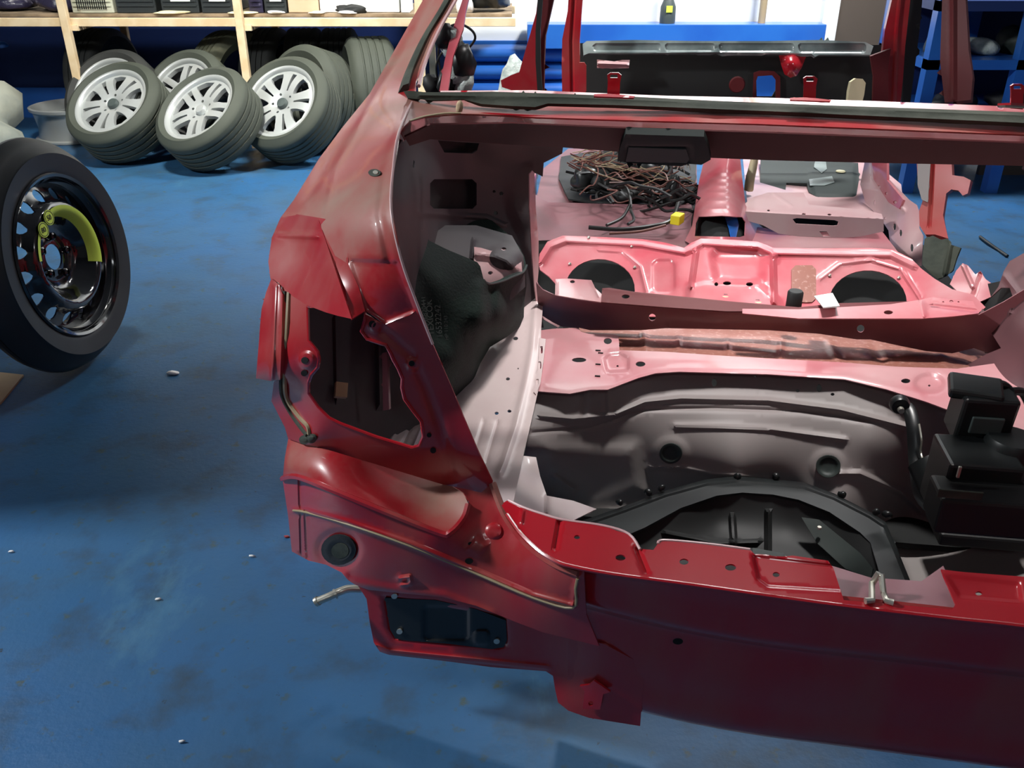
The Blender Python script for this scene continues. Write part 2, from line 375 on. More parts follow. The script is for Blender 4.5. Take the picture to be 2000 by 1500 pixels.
# ------------------------------------------------------------ room
def floor_mat():
    m, nt, b = new_mat('worn_blue_floor_paint'); N = nt.nodes; L = nt.links
    tc = N.new('ShaderNodeTexCoord')
    def noise(s, d=6, ro=.6, sc_=(1, 1, 1)):
        mp = N.new('ShaderNodeMapping'); mp.inputs['Scale'].default_value = sc_; L.new(tc.outputs['Object'], mp.inputs[0])
        n = N.new('ShaderNodeTexNoise'); n.inputs['Scale'].default_value = s; n.inputs['Detail'].default_value = d; n.inputs['Roughness'].default_value = ro
        L.new(mp.outputs[0], n.inputs['Vector']); return n.outputs['Fac']
    def rng(x, a, c_): r = N.new('ShaderNodeMapRange'); r.inputs[1].default_value = a; r.inputs[2].default_value = c_; L.new(x, r.inputs[0]); return r.outputs[0]
    def mix(fac, A, B):
        x = N.new('ShaderNodeMix'); x.data_type = 'RGBA'; L.new(fac, x.inputs[0])
        if isinstance(A, tuple): x.inputs[6].default_value = (*A, 1)
        else: L.new(A, x.inputs[6])
        x.inputs[7].default_value = (*B, 1); return x.outputs[2]
    c = mix(rng(noise(1.3), .35, .65), (.022, .110, .27), (.032, .105, .20))
    c = mix(rng(noise(7), .50, .74), c, (.03, .065, .11))
    c = mix(rng(noise(3, 8, .7, (1, .4, 1)), .58, .75), c, (.07, .19, .30))
    c = mix(rng(noise(26), .60, .72), c, (.06, .085, .07))
    c = mix(rng(noise(45), .68, .74), c, (.02, .03, .04))
    L.new(c, b.inputs['Base Color'])
    r = N.new('ShaderNodeMapRange'); r.inputs[3].default_value = .32; r.inputs[4].default_value = .6; L.new(noise(4), r.inputs[0]); L.new(r.outputs[0], b.inputs['Roughness'])
    bp = N.new('ShaderNodeBump'); bp.inputs['Strength'].default_value = .25; bp.inputs['Distance'].default_value = .004; L.new(noise(60), bp.inputs['Height']); L.new(bp.outputs[0], b.inputs['Normal'])
    return m
XL, XR, YB, YF, ZC = -5.2, 6.2, 6.45, -3.5, 3.9
structure(MB().box(XL, XR, YF, YB, -.1, 0).build('floor', floor_mat(), smooth=False))
structure(MB().box(XL - .1, XR + .1, YB, YB + .12, 0, ZC).build('wall_back', 'whitewall', smooth=False))
structure(MB().box(XL - .1, XL, YF, YB, 0, ZC).build('wall_left', 'greywall', smooth=False))
structure(MB().box(XR, XR + .1, YF, YB, 0, ZC).build('wall_right', 'greywall', smooth=False))
structure(MB().box(XL - .1, XR + .1, YF - .1, YF, 0, ZC).build('wall_front', 'greywall', smooth=False))
structure(MB().box(XL - .1, XR + .1, YF - .1, YB + .12, ZC, ZC + .1).build('ceiling', 'greywall', smooth=False))
# blue wainscot and corrugated guard along the back wall
structure(MB().box(-.35, 2.05, YB - .03, YB, 0, .5).build('trim_1', 'blue', smooth=False))
structure(MB().box(XL, -.35, YB - .03, YB, 0, .78).build('trim_rack_shade', 'darkblue', smooth=False))  # dark blue stands in for the shade below the rack deck
structure(MB().box(XL, -.36, YB - .06, YB - .03, 0, .2).build('trim_4', 'blue', smooth=False))  # brighter blue strip stands for the lit foot of the wall
prof = []
for i in range(41):
    z = .02 + .46 * i / 40; prof.append((YB - .05 - .075 * abs(math.sin(math.pi * 4 * i / 40)) ** .6, z))
V = []; Fc = []
for k, x in enumerate((-.36, .42)):
    V += [(x, y, z) for y, z in prof]
for i in range(40): Fc.append((i, 41 + i, 42 + i, i + 1))
g = mesh('corrugated_guard', V, Fc, 'blue', None, th=.004, sharp=60)
tag(g, 'blue corrugated guard rail running low along the back wall under the timber rack', 'guard rail')
g = MB().box(.1, 2.05, YB - .2, YB - .03, .47, .62).build('wall_ledge', 'blue', None, smooth=False, bev=.004)
tag(g, 'bright blue ledge box along the foot of the white back wall', 'ledge')
d = MB().box(2.16, 3.25, YB - .05, YB, 0, 2.1).build('door_1', 'brown', smooth=False, bev=.004); structure(d)
d = MB().box(2.06, 2.16, YB - .07, YB, 0, 2.2).box(2.16, 3.35, YB - .07, YB, 2.1, 2.2).build('trim_2', 'whitewall', smooth=False); structure(d)
# ------------------------------------------------------------ timber rack on the left
RY = 5.5
ZB = .709
rk = thing('timber_rack', 'pine timber storage rack with crates on its deck above the loose wheels', 'rack', (-1.9, RY, 0))
def wbox(name, x0, x1, y0, y1, z0, z1, m, parent=None, base=(0, 0, 0), **k):
    return MB().box(x0 - base[0], x1 - base[0], y0 - base[1], y1 - base[1], z0 - base[2], z1 - base[2]).build(name, m, parent, smooth=False, **k)
rb = (-1.9, RY, 0)
for x in (-3.55, -2.55, -1.555, -.53):
    wbox('post', x - .022, x + .022, RY - .03, RY + .01, 0, 2.0, 'timber', rk, rb, bev=.003)
    wbox('post', x - .022, x + .022, RY + .78, RY + .82, 0, 2.0, 'timber', rk, rb, bev=.003)
    wbox('cross_bearer', x + .022, x + .06, RY + .0, RY + .8, ZB - .045, ZB - .015, 'timber', rk, rb)
wbox('front_beam', -4.4, .02, RY + .012, RY + .045, ZB - .024, ZB + .022, 'timber', rk, rb, bev=.003)
wbox('rear_beam', -4.4, .02, RY + .745, RY + .778, ZB - .024, ZB + .022, 'timber', rk, rb, bev=.003)
mb = MB()
for i in range(6):
    y = RY + .05 + i * .118
    mb.box(-4.4 - rb[0], .0 - rb[0], y - rb[1], y + .105 - rb[1], ZB + .023, ZB + .04)
mb.build('deck', 'timberdark', rk, smooth=False, bev=.002)
ZD = ZB + .042
def crate(px0, px1, label, m='crate', h=.24, dep=.4, lab=True, vents=False, y=RY + .09):
    a = wp(px0, 18, 'y', y); b_ = wp(px1, 18, 'y', y); w = b_.x - a.x
    t = thing('storage_crate', label, 'crate', ((a.x + b_.x) / 2, y, ZD))
    m_ = MB(); tk = .008
    m_.box(-w / 2, w / 2, 0, tk, 0, h).box(-w / 2, w / 2, dep - tk, dep, 0, h).box(-w / 2, -w / 2 + tk, tk, dep - tk, 0, h).box(w / 2 - tk, w / 2, tk, dep - tk, 0, h).box(-w / 2 + tk, w / 2 - tk, tk, dep - tk, 0, .008)
    m_.build('bin', m, t, smooth=False, bev=.003)
    for z in (.035, .06, .085, .15): MB().box(-w / 2 + .012, w / 2 - .012, -.006, .001, z, z + .008).build('rib', m, t, smooth=False)
    MB().box(-w / 2 - .006, w / 2 + .006, -.01, .0, h - .02, h).build('rim_band', m, t, smooth=False)
    if lab:
        MB().box(-w * .22, w * .3, -.009, -.0065, .062, .13).build('paper_label', 'white', t, smooth=False)
    if vents:
        v = MB()
        for i in range(14): x = -w * .36 + i * w * .052; v.box(x, x + w * .026, -.009, -.0065, .02, .12)
        v.build('vent_slots', 'void', t, smooth=False)
    return t
crate(141, 222, 'beige plastic box with dark vertical vent slots on the timber rack', 'beige', lab=False, vents=True)
crate(228, 305, 'plain black crate between the beige vented box and the labelled crates', lab=False)
crate(316, 389, 'black crate with white paper label, left of the labelled pair on the rack')
crate(394, 455, 'black crate with white paper label, just left of the second rack post')
crate(487, 514, 'narrow purple-black crate just right of the second rack post', 'purplebag', lab=False)
crate(517, 560, 'dark crate with large white sheet on its front, beside the cardboard box')
def plainbox(name, px0, px1, z0, z1, y, dep, m, label, cat):
    a = wp(px0, 15, 'y', y); b_ = wp(px1, 15, 'y', y)
    o = MB().box(-(b_.x - a.x) / 2, (b_.x - a.x) / 2, 0, dep, 0, z1 - z0).build(name, m, None, smooth=False, bev=.004)
    o.location = ((a.x + b_.x) / 2, y, z0); return tag(o, label, cat)
plainbox('cardboard_box', 563, 622, ZD, 1.05, RY + .1, .35, 'card', 'tan cardboard box on the rack left of the long white box', 'box')
plainbox('white_box', 625, 780, ZD, 1.08, RY + .12, .38, 'white', 'long white box on the rack beside the cardboard box', 'box')
plainbox('white_box', 783, 800, ZD, 1.0, RY + .1, .2, 'whitewall', 'small pale carton at the right end beside the long white box', 'box')
def lump(name, c, s, m, label=None, cat=None, n=3, amp=.25, parent=None, seed=1):
    bm = bmesh.new(); bmesh.ops.create_icosphere(bm, subdivisions=n, radius=1)
    r = np.random.RandomState(seed); k = r.randn(6, 3) * 2.2; ph = r.rand(6) * 6
    for v in bm.verts:
        p = np.array(v.co); q = 1 + amp * sum(math.sin(k[i] @ p + ph[i]) for i in range(6)) / 2.4
        q += .06 * amp * 4 * abs(math.sin(7 * p[0] + 5 * p[2] + seed))
        v.co = Vector((p[0] * q * s[0], p[1] * q * s[1], max(p[2] * q, -.6) * s[2]))
    me = bpy.data.meshes.new(name); bm.to_mesh(me); bm.free(); me.materials.append(M[m])
    me.polygons.foreach_set('use_smooth', [True] * len(me.polygons))
    o = bpy.data.objects.new(name, me); o.location = c; link(o, parent)
    if label: tag(o, label, cat)
    return o
lump('plastic_bag', (-2.98, RY + .3, ZD + .07), (.14, .16, .1), 'purplebag', 'crumpled dark plastic bag at the far left end of the rack deck', 'bag', seed=2)
lump('plastic_bag', (-2.68, RY + .28, ZD + .066), (.13, .16, .1), 'purplebag', 'crumpled purple-black bag on the rack just left of the beige vented box', 'bag', seed=5)
lump('black_cloth', (-.93, RY + .075, ZD + .018), (.08, .02, .028), 'blackmatt', 'black rag lying in front of the long white box', 'cloth', seed=8)
for i, (px, w) in enumerate([(345, .2), (475, .16), (540, .1), (620, .1), (680, .1)]):
    c = wp(px, 33, 'y', RY + .07)
    o = lump('paper_scrap', (c.x, RY + .06, ZD + .006), (w / 2, .03, .008), ['cream', 'cream', 'white', 'white', 'white'][i], seed=20 + i)
    tag(o, ['torn yellowish packing scrap in front of the labelled crates', 'torn yellowish scrap at the foot of the second rack post', 'white scrap under the sheet-fronted crate', 'white scrap before the cardboard box', 'white scrap before the long white box'][i], 'paper')
# bottles and bag at the far end of the rack behind the car pillar
lump('rubbish_bag', (-.13, RY + .2, ZD + .11), (.13, .12, .15), 'black', 'glossy black bag at the rack end above the blue guard', 'bag', seed=12)
lump('paper_scrap', (-.28, RY + .12, ZD + .05), (.05, .05, .09), 'white', 'white crumpled sheet beside the glossy black bag', 'paper', seed=13)
# things by the white wall
a = wp(1303, 44, 'y', YB - .12)
t = thing('spray_bottle', 'grey bottle with yellow label standing on the blue ledge', 'bottle', (a.x, YB - .12, .62))
MB().lathe([(0, 0), (.05, 0), (.052, .02), (.05, .10), (.03, .15), (.015, .18), (.015, .3), (0, .3)], 20, 'z').build('bottle_body', 'greyplastic', t)
MB().box(-.02, .02, -.056, -.05, .07, .11).build('label_patch', 'yellow', t, smooth=False)
a = wp(1482, 44, 'y', YB - .05)
tag(MB().lathe([(0, 0), (.024, 0), (.024, 2.6), (0, 2.6)], 16, 'z').build('wall_pipe', 'tanwire', None, loc=(a.x, YB - .12, .62)), 'grey vertical pipe on the white wall above the blue ledge', 'pipe')
# white column and blue racks on the right
a = wp(1800, 60, 'y', 5.3)
tag(wbox('white_column', a.x - .035, a.x + .06, 5.3, 5.42, 0, 2.6, 'whitewall', None, bev=.003), 'slim white column left of the blue steel rack', 'column')
t = thing('steel_rack', 'tall narrow blue steel frame rack with white panels beside the white column', 'rack', (0, 0, 0))
a0 = wp(1822, 60, 'y', 5.2).x
wbox('post', a0 - .02, a0 + .03, 5.2, 5.25, 0, 2.0, 'darkblue', t); wbox('post', a0 + .32, a0 + .36, 5.2, 5.25, 0, 2.0, 'darkblue', t)
for z in (.28, .52, .86): wbox('rail', a0 + .03, a0 + .32, 5.205, 5.245, z, z + .05, 'darkblue', t)
wbox('panel', a0 + .03, a0 + .32, 5.25, 5.26, .1, 1.9, 'whitewall', t)
t = thing('steel_rack', 'wide blue steel shelving full of dark parts at the right edge', 'rack', (2.2, 4.5, 0))
xf = wp(1948, 385, 'z', 0).x
for x in (xf, xf - .43, xf + 1.2):
    for y in (4.52, 5.1): wbox('post', x - .03, x + .03, y - .03, y + .03, 0, 1.9, 'blue', t, (2.2, 4.5, 0))
for z in (.33, .60, .86):
    wbox('shelf', xf - .46, xf + 1.23, 4.49, 5.13, z, z + .045, 'blue' if z < .8 else 'darkblue', t, (2.2, 4.5, 0))
wbox('back_sheet', xf - .46, xf + 1.23, 5.13, 5.14, .1, 1.9, 'darkblue', t, (2.2, 4.5, 0))
for i, (dx, z, sx_, sz_, m_, lb) in enumerate([(-.30, .645, .09, .06, 'greyplastic', 'rounded grey part at the left end of the upper blue shelf'), (-.12, .645, .07, .05, 'foil', 'pale crumpled part second along the upper blue shelf'), (.07, .645, .09, .07, 'darkgreen', 'dark green part by the front post of the upper blue shelf'),
        (.28, .645, .08, .06, 'blackmatt', 'matt black part right of the front post on the upper blue shelf'), (-.2, .375, .1, .05, 'crate', 'low black part at the left of the lower blue shelf'), (.15, .375, .12, .06, 'blackmatt', 'wide black part beside the front post on the lower blue shelf')]):
    tag(lump('scrap_part', (xf + dx, 4.72, z + sz_ * .6), (sx_, .1, sz_), m_, seed=40 + i, n=3), lb, 'car part')
wbox('plywood_sheet', xf + .1, xf + .9, 4.85, 4.88, .0, .3, 'brown', None); tag(bpy.data.objects['plywood_sheet'], 'brown board standing under the wide blue shelving', 'board')
# ------------------------------------------------------------ wheels
def tyre_prof(R, w, r, gro=4):
    h = w / 2; P = [(r - .012, h * .80), (r, h * .86), (r + .012, h * .94), (r + (R - r) * .45, h * 1.06), (R - .035, h * 1.0), (R - .012, h * .90), (R - .003, h * .78)]
    xs = np.linspace(h * .70, -h * .70, gro * 2 + 1); Q = []
    for i in range(gro):
        x = h * .62 - (i + .5) * (h * 1.24 / gro); Q += [(R, x + .0065), (R - .006, x + .004), (R - .006, x - .004), (R, x - .0065)]
    P += [(R, h * .72)] + Q + [(R, -h * .72)] + [(a, -b) for a, b in [(R - .003, h * .78), (R - .012, h * .90), (R - .035, h * 1.0), (r + (R - r) * .45, h * 1.06), (r + .012, h * .94), (r, h * .86), (r - .012, h * .80)]]
    P += [(r + .006, -h * .7), (r + .006, h * .7), P[0]]
    return P
def pol(r, a): return (r * math.cos(a), r * math.sin(a))
def wheel(name, label, px, py, R=.37, w=.25, r=.229, n=(-.35, -.8, .48), style='A', depth=None, zc=None, tyre='tyre', rim=True, spin=0, group=None, cat='wheel', seg=64):
    """centre on the ray through a photographed point, resting on the floor on its lowest tread edge"""
    n = Vector(n).normalized()
    n = n; sinl = math.sqrt(1 - n.z * n.z); low = R * sinl + abs(n.z) * w / 2 * .93
    if zc is None: zc = low
    c = wp(px, py, 'z', zc) if depth is None else wp(px, py, 'y', depth)
    if depth is not None: c.z = zc if zc is not None else c.z
    ya = -n; xa = ya.cross(Vector((0, 0, 1))).normalized(); za = xa.cross(ya)
    Mx = Matrix((xa, ya, za)).transposed() @ Matrix.Rotation(spin, 3, 'Y')
    t = thing(name, label, cat, c, Mx.to_euler(), group)
    MB().lathe(tyre_prof(R, w, r), seg).build('tyre', tyre, t, sharp=50)
    if not rim: return t
    hw = w / 2 * .84
    MB().lathe([(r + .004, -hw), (r + .008, -hw - .006), (r - .004, -hw - .004), (r - .012, -hw + .012), (r - .02, -hw + .05), (r - .045, 0), (r - .03, hw * .7), (r + .004, hw), (r + .003, hw - .01), (r - .02, hw * .6), (r - .03, 0), (r - .008, -hw + .05), (r + .004, -hw)], seg).build('rim_barrel', 'alloyback' if style != 'R' else 'alloy', t, sharp=45)
    MB().lathe([(r + .004, -hw), (r + .008, -hw - .008), (r - .003, -hw - .008), (r - .012, -hw + .004), (r - .016, -hw + .02), (r - .010, -hw + .02), (r + .004, -hw)], seg).build('rim_lip', 'alloy', t, sharp=60)
    ro = r - .012; holes = []
    for k in range(5):
        a = math.pi / 2 + k * 2 * math.pi / 5
        if style == 'A':
            holes.append([pol(ro * q, a + s_) for q, s_ in [(.38, -.06), (.60, -.07), (.90, -.11), (.90, .05), (.60, .05), (.38, .06)]])
            b_ = a + math.pi / 5
            holes.append([pol(ro * q, b_ + s_) for q, s_ in [(.45, -.10), (.62, -.21), (.8, -.24), (.9, -.22), (.92, 0), (.9, .22), (.8, .24), (.62, .21), (.45, .10), (.41, 0)]])
        else:
            holes.append([pol(ro * q, a + s_) for q, s_ in [(.42, -.07), (.90, -.075), (.90, .075), (.42, .07)]])
            b_ = a + math.pi / 5
            holes.append([pol(ro * q, b_ + s_) for q, s_ in [(.42, -.07), (.6, -.22), (.8, -.33), (.9, -.34), (.93, 0), (.9, .34), (.8, .33), (.6, .22), (.42, .07)]])
        holes.append([pol(.056, 0) and (.056 * math.cos(a + .63) + .008 * math.cos(q), .056 * math.sin(a + .63) + .008 * math.sin(q)) for q in np.linspace(0, 2 * math.pi, 9)[:-1]])
    V, T = tri2d([pol(ro, 2 * math.pi * k / 60) for k in range(60)], holes, .013)
    P = []
    for x, z in V:
        q = math.hypot(x, z) / ro; y = -hw + .035 - .03 * math.sin(min(q, 1) * math.pi * .75) + .012 * max(0, .25 - q) * 4
        P.append((x, y, z))
    Fc = []
    for a_, b_, c_ in T:
        nn = (Vector(P[b_]) - Vector(P[a_])).cross(Vector(P[c_]) - Vector(P[a_])); Fc.append((a_, b_, c_) if nn.y < 0 else (a_, c_, b_))
    mesh('spokes', P, Fc, 'alloy', t, th=.024, sharp=30)
    MB().lathe([(0, -hw + .004), (.026, -hw + .006), (.031, -hw + .014), (.031, -hw + .04)], 24).build('centre_cap', 'greyplastic' if style == 'A' else 'alloy', t)
    MB().lathe([(0, hw * .3), (r - .06, hw * .3)], 32).build('inner_shadow_disc', 'void', t) if False else None
    return t
WK = dict(R=.285, w=.225, r=.208)
wheel('alloy_wheel', 'silver five-twin-spoke wheel leaning at the left end of the front row', 236, 218, n=(-.2, -.62, .76), spin=.5, depth=5.2, **WK)
wheel('alloy_wheel', 'bright silver wheel with parallel twin spokes, middle of the three front wheels', 408, 222, n=(-.34, -.56, .76), style='B', spin=.25, depth=5.02, **WK)
wheel('alloy_wheel', 'silver twin-spoke wheel at the right of the front row, nearest the car pillar', 566, 222, n=(-.3, -.7, .64), spin=.15, depth=5.15, **WK)
wheel('alloy_wheel', 'half-hidden silver wheel leaning behind the leftmost front wheel', 225, 178, n=(-.2, -.7, .62), depth=5.45, tyre='tyredark', spin=.2, **WK)
wheel('alloy_wheel', 'half-hidden silver wheel behind and left of the middle front wheel', 370, 176, n=(-.3, -.7, .62), depth=5.42, style='B', **WK)
wheel('loose_tyre', 'greyish tyre without rim propped behind the rightmost front wheel', 607, 190, n=(-.5, -.72, .3), depth=5.42, rim=False, cat='tyre', **WK)
WK = dict(R=.31, w=.262, r=.225)
wheel('loose_tyre', 'tall dusty tyre standing tread-on beside the car pillar', 726, 185, n=(1, .28, 0), depth=5.62, rim=False, cat='tyre', spin=.3, **WK)
WK['w'] = .22
wheel('loose_tyre', 'tan dusty tyre standing behind the second rack post', 462, 160, n=(.8, -.5, 0), depth=5.9, rim=False, tyre='tyretan', cat='tyre', **WK)
wheel('loose_tyre', 'dark tyre under the rack, left of the dark tyre pair', 530, 152, n=(1, -.1, 0), depth=6.05, rim=False, tyre='tyredark', cat='tyre', **WK)
wheel('loose_tyre', 'dark tyre under the rack above the greyish propped tyre', 602, 150, n=(1, .1, 0), depth=6.05, rim=False, tyre='tyredark', cat='tyre', **WK)
wheel('loose_tyre', 'dark tyre partly hidden left of the tall standing tyre', 668, 150, n=(1, .1, 0), depth=6.05, rim=False, tyre='tyredark', cat='tyre', **WK)
wheel('loose_tyre', 'dim tyre deep under the rack behind the first post', 205, 148, n=(1, -.15, 0), depth=6.05, rim=False, tyre='tyredark', cat='tyre', **WK)
# bare rim lying flat on the left
c = wp(150, 268, 'z', 0)
t = thing('bare_rim', 'bare silver rim lying flat on the floor left of the wheels', 'rim', (c.x, c.y, 0)); t.scale = (.95, .95, .85)
MB().lathe([(.235, 0), (.245, .004), (.245, .016), (.225, .024), (.215, .09), (.222, .14), (.232, .2), (.25, .215), (.252, .235), (.238, .24), (.222, .22), (.212, .14), (.205, .08), (.212, .02), (.235, 0)], 56, 'z').build('rim_barrel', 'alloy', t)
V, T = tri2d([pol(.214, 2 * math.pi * k / 40) for k in range(40)], [[pol(.19 * q, k * 2 * math.pi / 5 + s_) for q, s_ in [(.4, -.2), (.95, -.35), (.95, .35), (.4, .2)]] for k in range(5)], .02)
mesh('spokes', [(x, y, .17) for x, y in V], [tuple(f) for f in T], 'alloy', t, th=.02)
# canvas heap
lump('canvas_sheet', (-3.08, 4.95, .14), (.34, .26, .24), 'tarp', 'heap of grey-tan canvas behind the spare wheel', 'cloth', seed=37, n=3, amp=.5)
lump('canvas_sheet', (-2.66, 4.92, .035), (.16, .12, .06), 'greyplastic', 'dark folded flap of canvas beside the flat silver rim', 'cloth', seed=33, n=3)
# spare wheel standing at left
def spare():
    R, w, r = .347, .14, .236
    c = wp(96, 500, 'z', .36); n = Vector((.97, -.11, .12)).normalized()
    ya = -n; xa = ya.cross(Vector((0, 0, 1))).normalized(); za = xa.cross(ya)
    t = thing('steel_wheel', 'black steel spare wheel with yellow-green ring label standing upright at the left edge', 'wheel', (c.x, c.y, R * .992 + .012), Matrix((xa, ya, za)).transposed().to_euler())
    h = w / 2
    P = [(r - .01, h * .8), (r + .006, h * .95), (r + .02, h * 1.0), (r + .06, h * 1.1), (R - .05, h * 1.0), (R - .025, h * .7), (R - .010, h * .4), (R - .002, h * .1), (R - .006, h * .06), (R - .006, h * .03), (R - .001, h * .01), (R, 0)]
    MB().lathe(P + [(a, -b) for a, b in P[::-1][1:]] + [(r, -h * .7), (r, h * .7), P[0]], 96).build('tyre', 'sparetyre', t, sharp=50)
    MB().lathe([(r + .006, -h * .98), (r + .002, -h * 1.06), (r - .006, -h * 1.0), (r - .010, -h * .75), (r - .022, -h * .6), (r - .02, -h * .1), (r - .02, h * .1), (r - .02, h * .5), (r - .02, h * .7), (r + .006, h * .95)], 96).build('rim_barrel', 'rimblack', t)
    hs = [[(.163 * math.cos(a) + .0165 * math.cos(q), .163 * math.sin(a) + .0165 * math.sin(q)) for q in np.linspace(0, 2 * math.pi, 13)[:-1]] for a in [2 * math.pi * k / 16 for k in range(16)]]
    hs.append([pol(.034, q) for q in np.linspace(0, 2 * math.pi, 25)[:-1]])
    V, T = tri2d([pol(.195, 2 * math.pi * k / 72) for k in range(72)], hs, .0085)
    q = np.hypot(V[:, 0], V[:, 1])
    prof = np.interp(q, [0, .05, .06, .085, .105, .118, .128, .14, .15, .175, .195], [.012, .012, .018, .012, -.022, -.042, -.046, -.040, -.018, -.004, .002])
    P = [(V[i, 0] * 1.13, prof[i] - .026, V[i, 1] * 1.13) for i in range(len(V))]
    Fc = []
    for a_, b_, c_ in T:
        nn = (Vector(P[b_]) - Vector(P[a_])).cross(Vector(P[c_]) - Vector(P[a_])); Fc.append((a_, b_, c_) if nn.y < 0 else (a_, c_, b_))
    mesh('disc', P, Fc, 'rimblack', t, th=.005, sharp=60)
    # ring label on the sloped face
    def ring(r0, r1, a0, a1, n_=40):
        V = []; Fq = []
        def yy(q): return float(np.interp(q, [.085, .105, .118, .128, .14], [.012, -.022, -.042, -.046, -.040])) - .0285
        rr = np.linspace(r0, r1, 5)
        for i in range(n_ + 1):
            a = a0 + (a1 - a0) * i / n_
            for q_ in rr: V.append((q_ * 1.13 * math.sin(a), yy(q_), q_ * 1.13 * math.cos(a)))
        for i in range(n_):
            for j in range(4): Fq.append((i * 5 + j, i * 5 + j + 1, i * 5 + 6 + j, i * 5 + 5 + j))
        return V, Fq
    V, Fq = ring(.103, .131, -.15, 2.05); mesh('ring_label', V, Fq, 'yellow', t, th=.0006)
    V, Fq = ring(.103, .131, -1.35, -.62); mesh('ring_label', V, Fq, 'yellow', t, th=.0006)
    for a, s in ((-.33, '50'), (-.68, '80')):
        x, z = .137 * math.sin(a), .137 * math.cos(a)
        d_ = MB().lathe([(0, 0), (.022, 0), (.022, .0015), (0, .0015)], 24, 'y', (x, -.0775, z)).build('speed_disc', 'yellow', t)
        MB().lathe([(.0175, -.0005), (.0195, -.0005), (.0195, .0), (.0175, .0)], 24, 'y', (x, -.0776, z)).build('disc_ring', 'blackmatt', d_)
        text('numerals', s, .021, (x - .012, -.0785, z - .007), (math.pi / 2, 0, 0), 'blackmatt', d_)
    for k in range(5):
        a = 2 * math.pi * k / 5 + .3
        MB().lathe([(.012, .004), (.012, -.004), (.007, -.007), (.006, .0)], 12, 'y', (.060 * math.sin(a), -.022, .060 * math.cos(a))).build('bolt_seat', 'steel' if False else 'rimblack', t)
    return t
def text(name, s, size, loc, rot, m, parent, ext=.0003, mir=False):
    cu = bpy.data.curves.new(name, 'FONT'); cu.body = s; cu.size = size; cu.extrude = ext
    tmp = bpy.data.objects.new(name, cu); COL.objects.link(tmp)
    dg = bpy.context.evaluated_depsgraph_get(); me = bpy.data.meshes.new_from_object(tmp.evaluated_get(dg))
    bpy.data.objects.remove(tmp)
    me.materials.clear(); me.materials.append(M[m])
    o = bpy.data.objects.new(name, me); o.location = loc; o.rotation_euler = rot; return link(o, parent)
spare()
def slab(name, pts, th, m, label, cat, lift=0):
    """small flat thing lying on the floor, outline as measured"""
    P = [wp(x, y, 'z', lift) for x, y in pts]; n = len(P); c = sum(P, Vector()) / n
    V = [p - c for p in P] + [p - c + Vector((0, 0, th)) for p in P]
    o = mesh(name, V, [tuple(range(n))[::-1], tuple(range(n, 2 * n))] + [(i, (i + 1) % n, n + (i + 1) % n, n + i) for i in range(n)], m, None, smooth=False)
    o.location = (c.x, c.y, c.z); return tag(o, label, cat)
cb = thing('shadow_cabinet', 'added unseen cabinet outside the left edge that casts the floor shadow', 'cabinet', (-2.35, 2.4, 0))  # added out of view to throw the dark patch on the floor
MB().box(-.42, .42, -.75, .75, .06, 1.38).build('carcass', 'greyplastic', cb, smooth=False, bev=.01)
for z in (.1, .42, .74, 1.06):
    d_ = MB().box(.42, .44, -.72, .72, z, z + .28).build('drawer', 'darkblue', cb, smooth=False, bev=.006)
    MB().box(.44, .455, -.3, .3, z + .2, z + .22).build('drawer_handle', 'steel', d_, smooth=False, bev=.003)
for x in (-.38, .38):
    for y in (-.7, .7): MB().box(x - .03, x + .03, y - .03, y + .03, 0, .06).build('foot', 'black', cb, smooth=False)
slab('cardboard_sheet', [(-60, 735), (0, 730), (47, 735), (2, 790), (-60, 812)], .006, 'card', 'tan cardboard sheet on the floor below the spare wheel', 'cardboard')
lump('paper_scrap', tuple(wp(176, 412, 'z', .03)), (.035, .03, .06), 'white', 'torn white paper on the floor behind the spare wheel top', 'paper', seed=51, n=2)
lump('black_rag', tuple(wp(200, 430, 'z', .01)), (.05, .03, .025), 'blackmatt', 'small black rag beside the torn white paper', 'cloth', seed=52, n=2)
lump('blue_bottle', tuple(wp(2, 88, 'y', 5.85)), (.05, .03, .025), 'blue', 'small bright blue plastic bottle hanging under the rack at the left edge', 'bottle', seed=60, n=2)
slab('wood_block', [(206, 492), (222, 485), (240, 508), (222, 522), (206, 520)], .03, 'card', 'small tan wooden block behind the spare wheel', 'block')
lump('paper_scrap', tuple(wp(338, 728, 'z', .006)), (.02, .009, .008), 'white', 'small crumpled white scrap on the open blue floor', 'paper', seed=55, n=2)
for i, (x, y, m_, lb) in enumerate([(309, 1170, 'white', 'tiny white paper chip on the near blue floor, left of the hanging pipe'), (22, 1077, 'white', 'tiny white chip on the floor at the left edge'), (492, 1086, 'white', 'tiny pale chip on the floor beside the rubber grommet corner'), (560, 1048, 'red', 'tiny red paint flake on the floor beside the car rear corner'), (354, 1448, 'white', 'tiny white speck on the floor near the bottom edge'), (352, 312, 'blackmatt', 'small dark crumb on the floor in front of the alloy wheels')]):
    lump('floor_scrap', tuple(wp(x, y, 'z', .003)), (.007 if i < 5 else .02, .003 if i < 5 else .01, .003), m_, lb, 'scrap', seed=200 + i, n=1)

# ================================================================ THE CAR BODY
car = thing('car_body', 'stripped red car body shell without doors, lid or glass, seen from its rear left corner', 'car body', (C0[0], C0[1], 0), (0, 0, -AL))
def R_(px, py): return cproj((0, 0, 0))
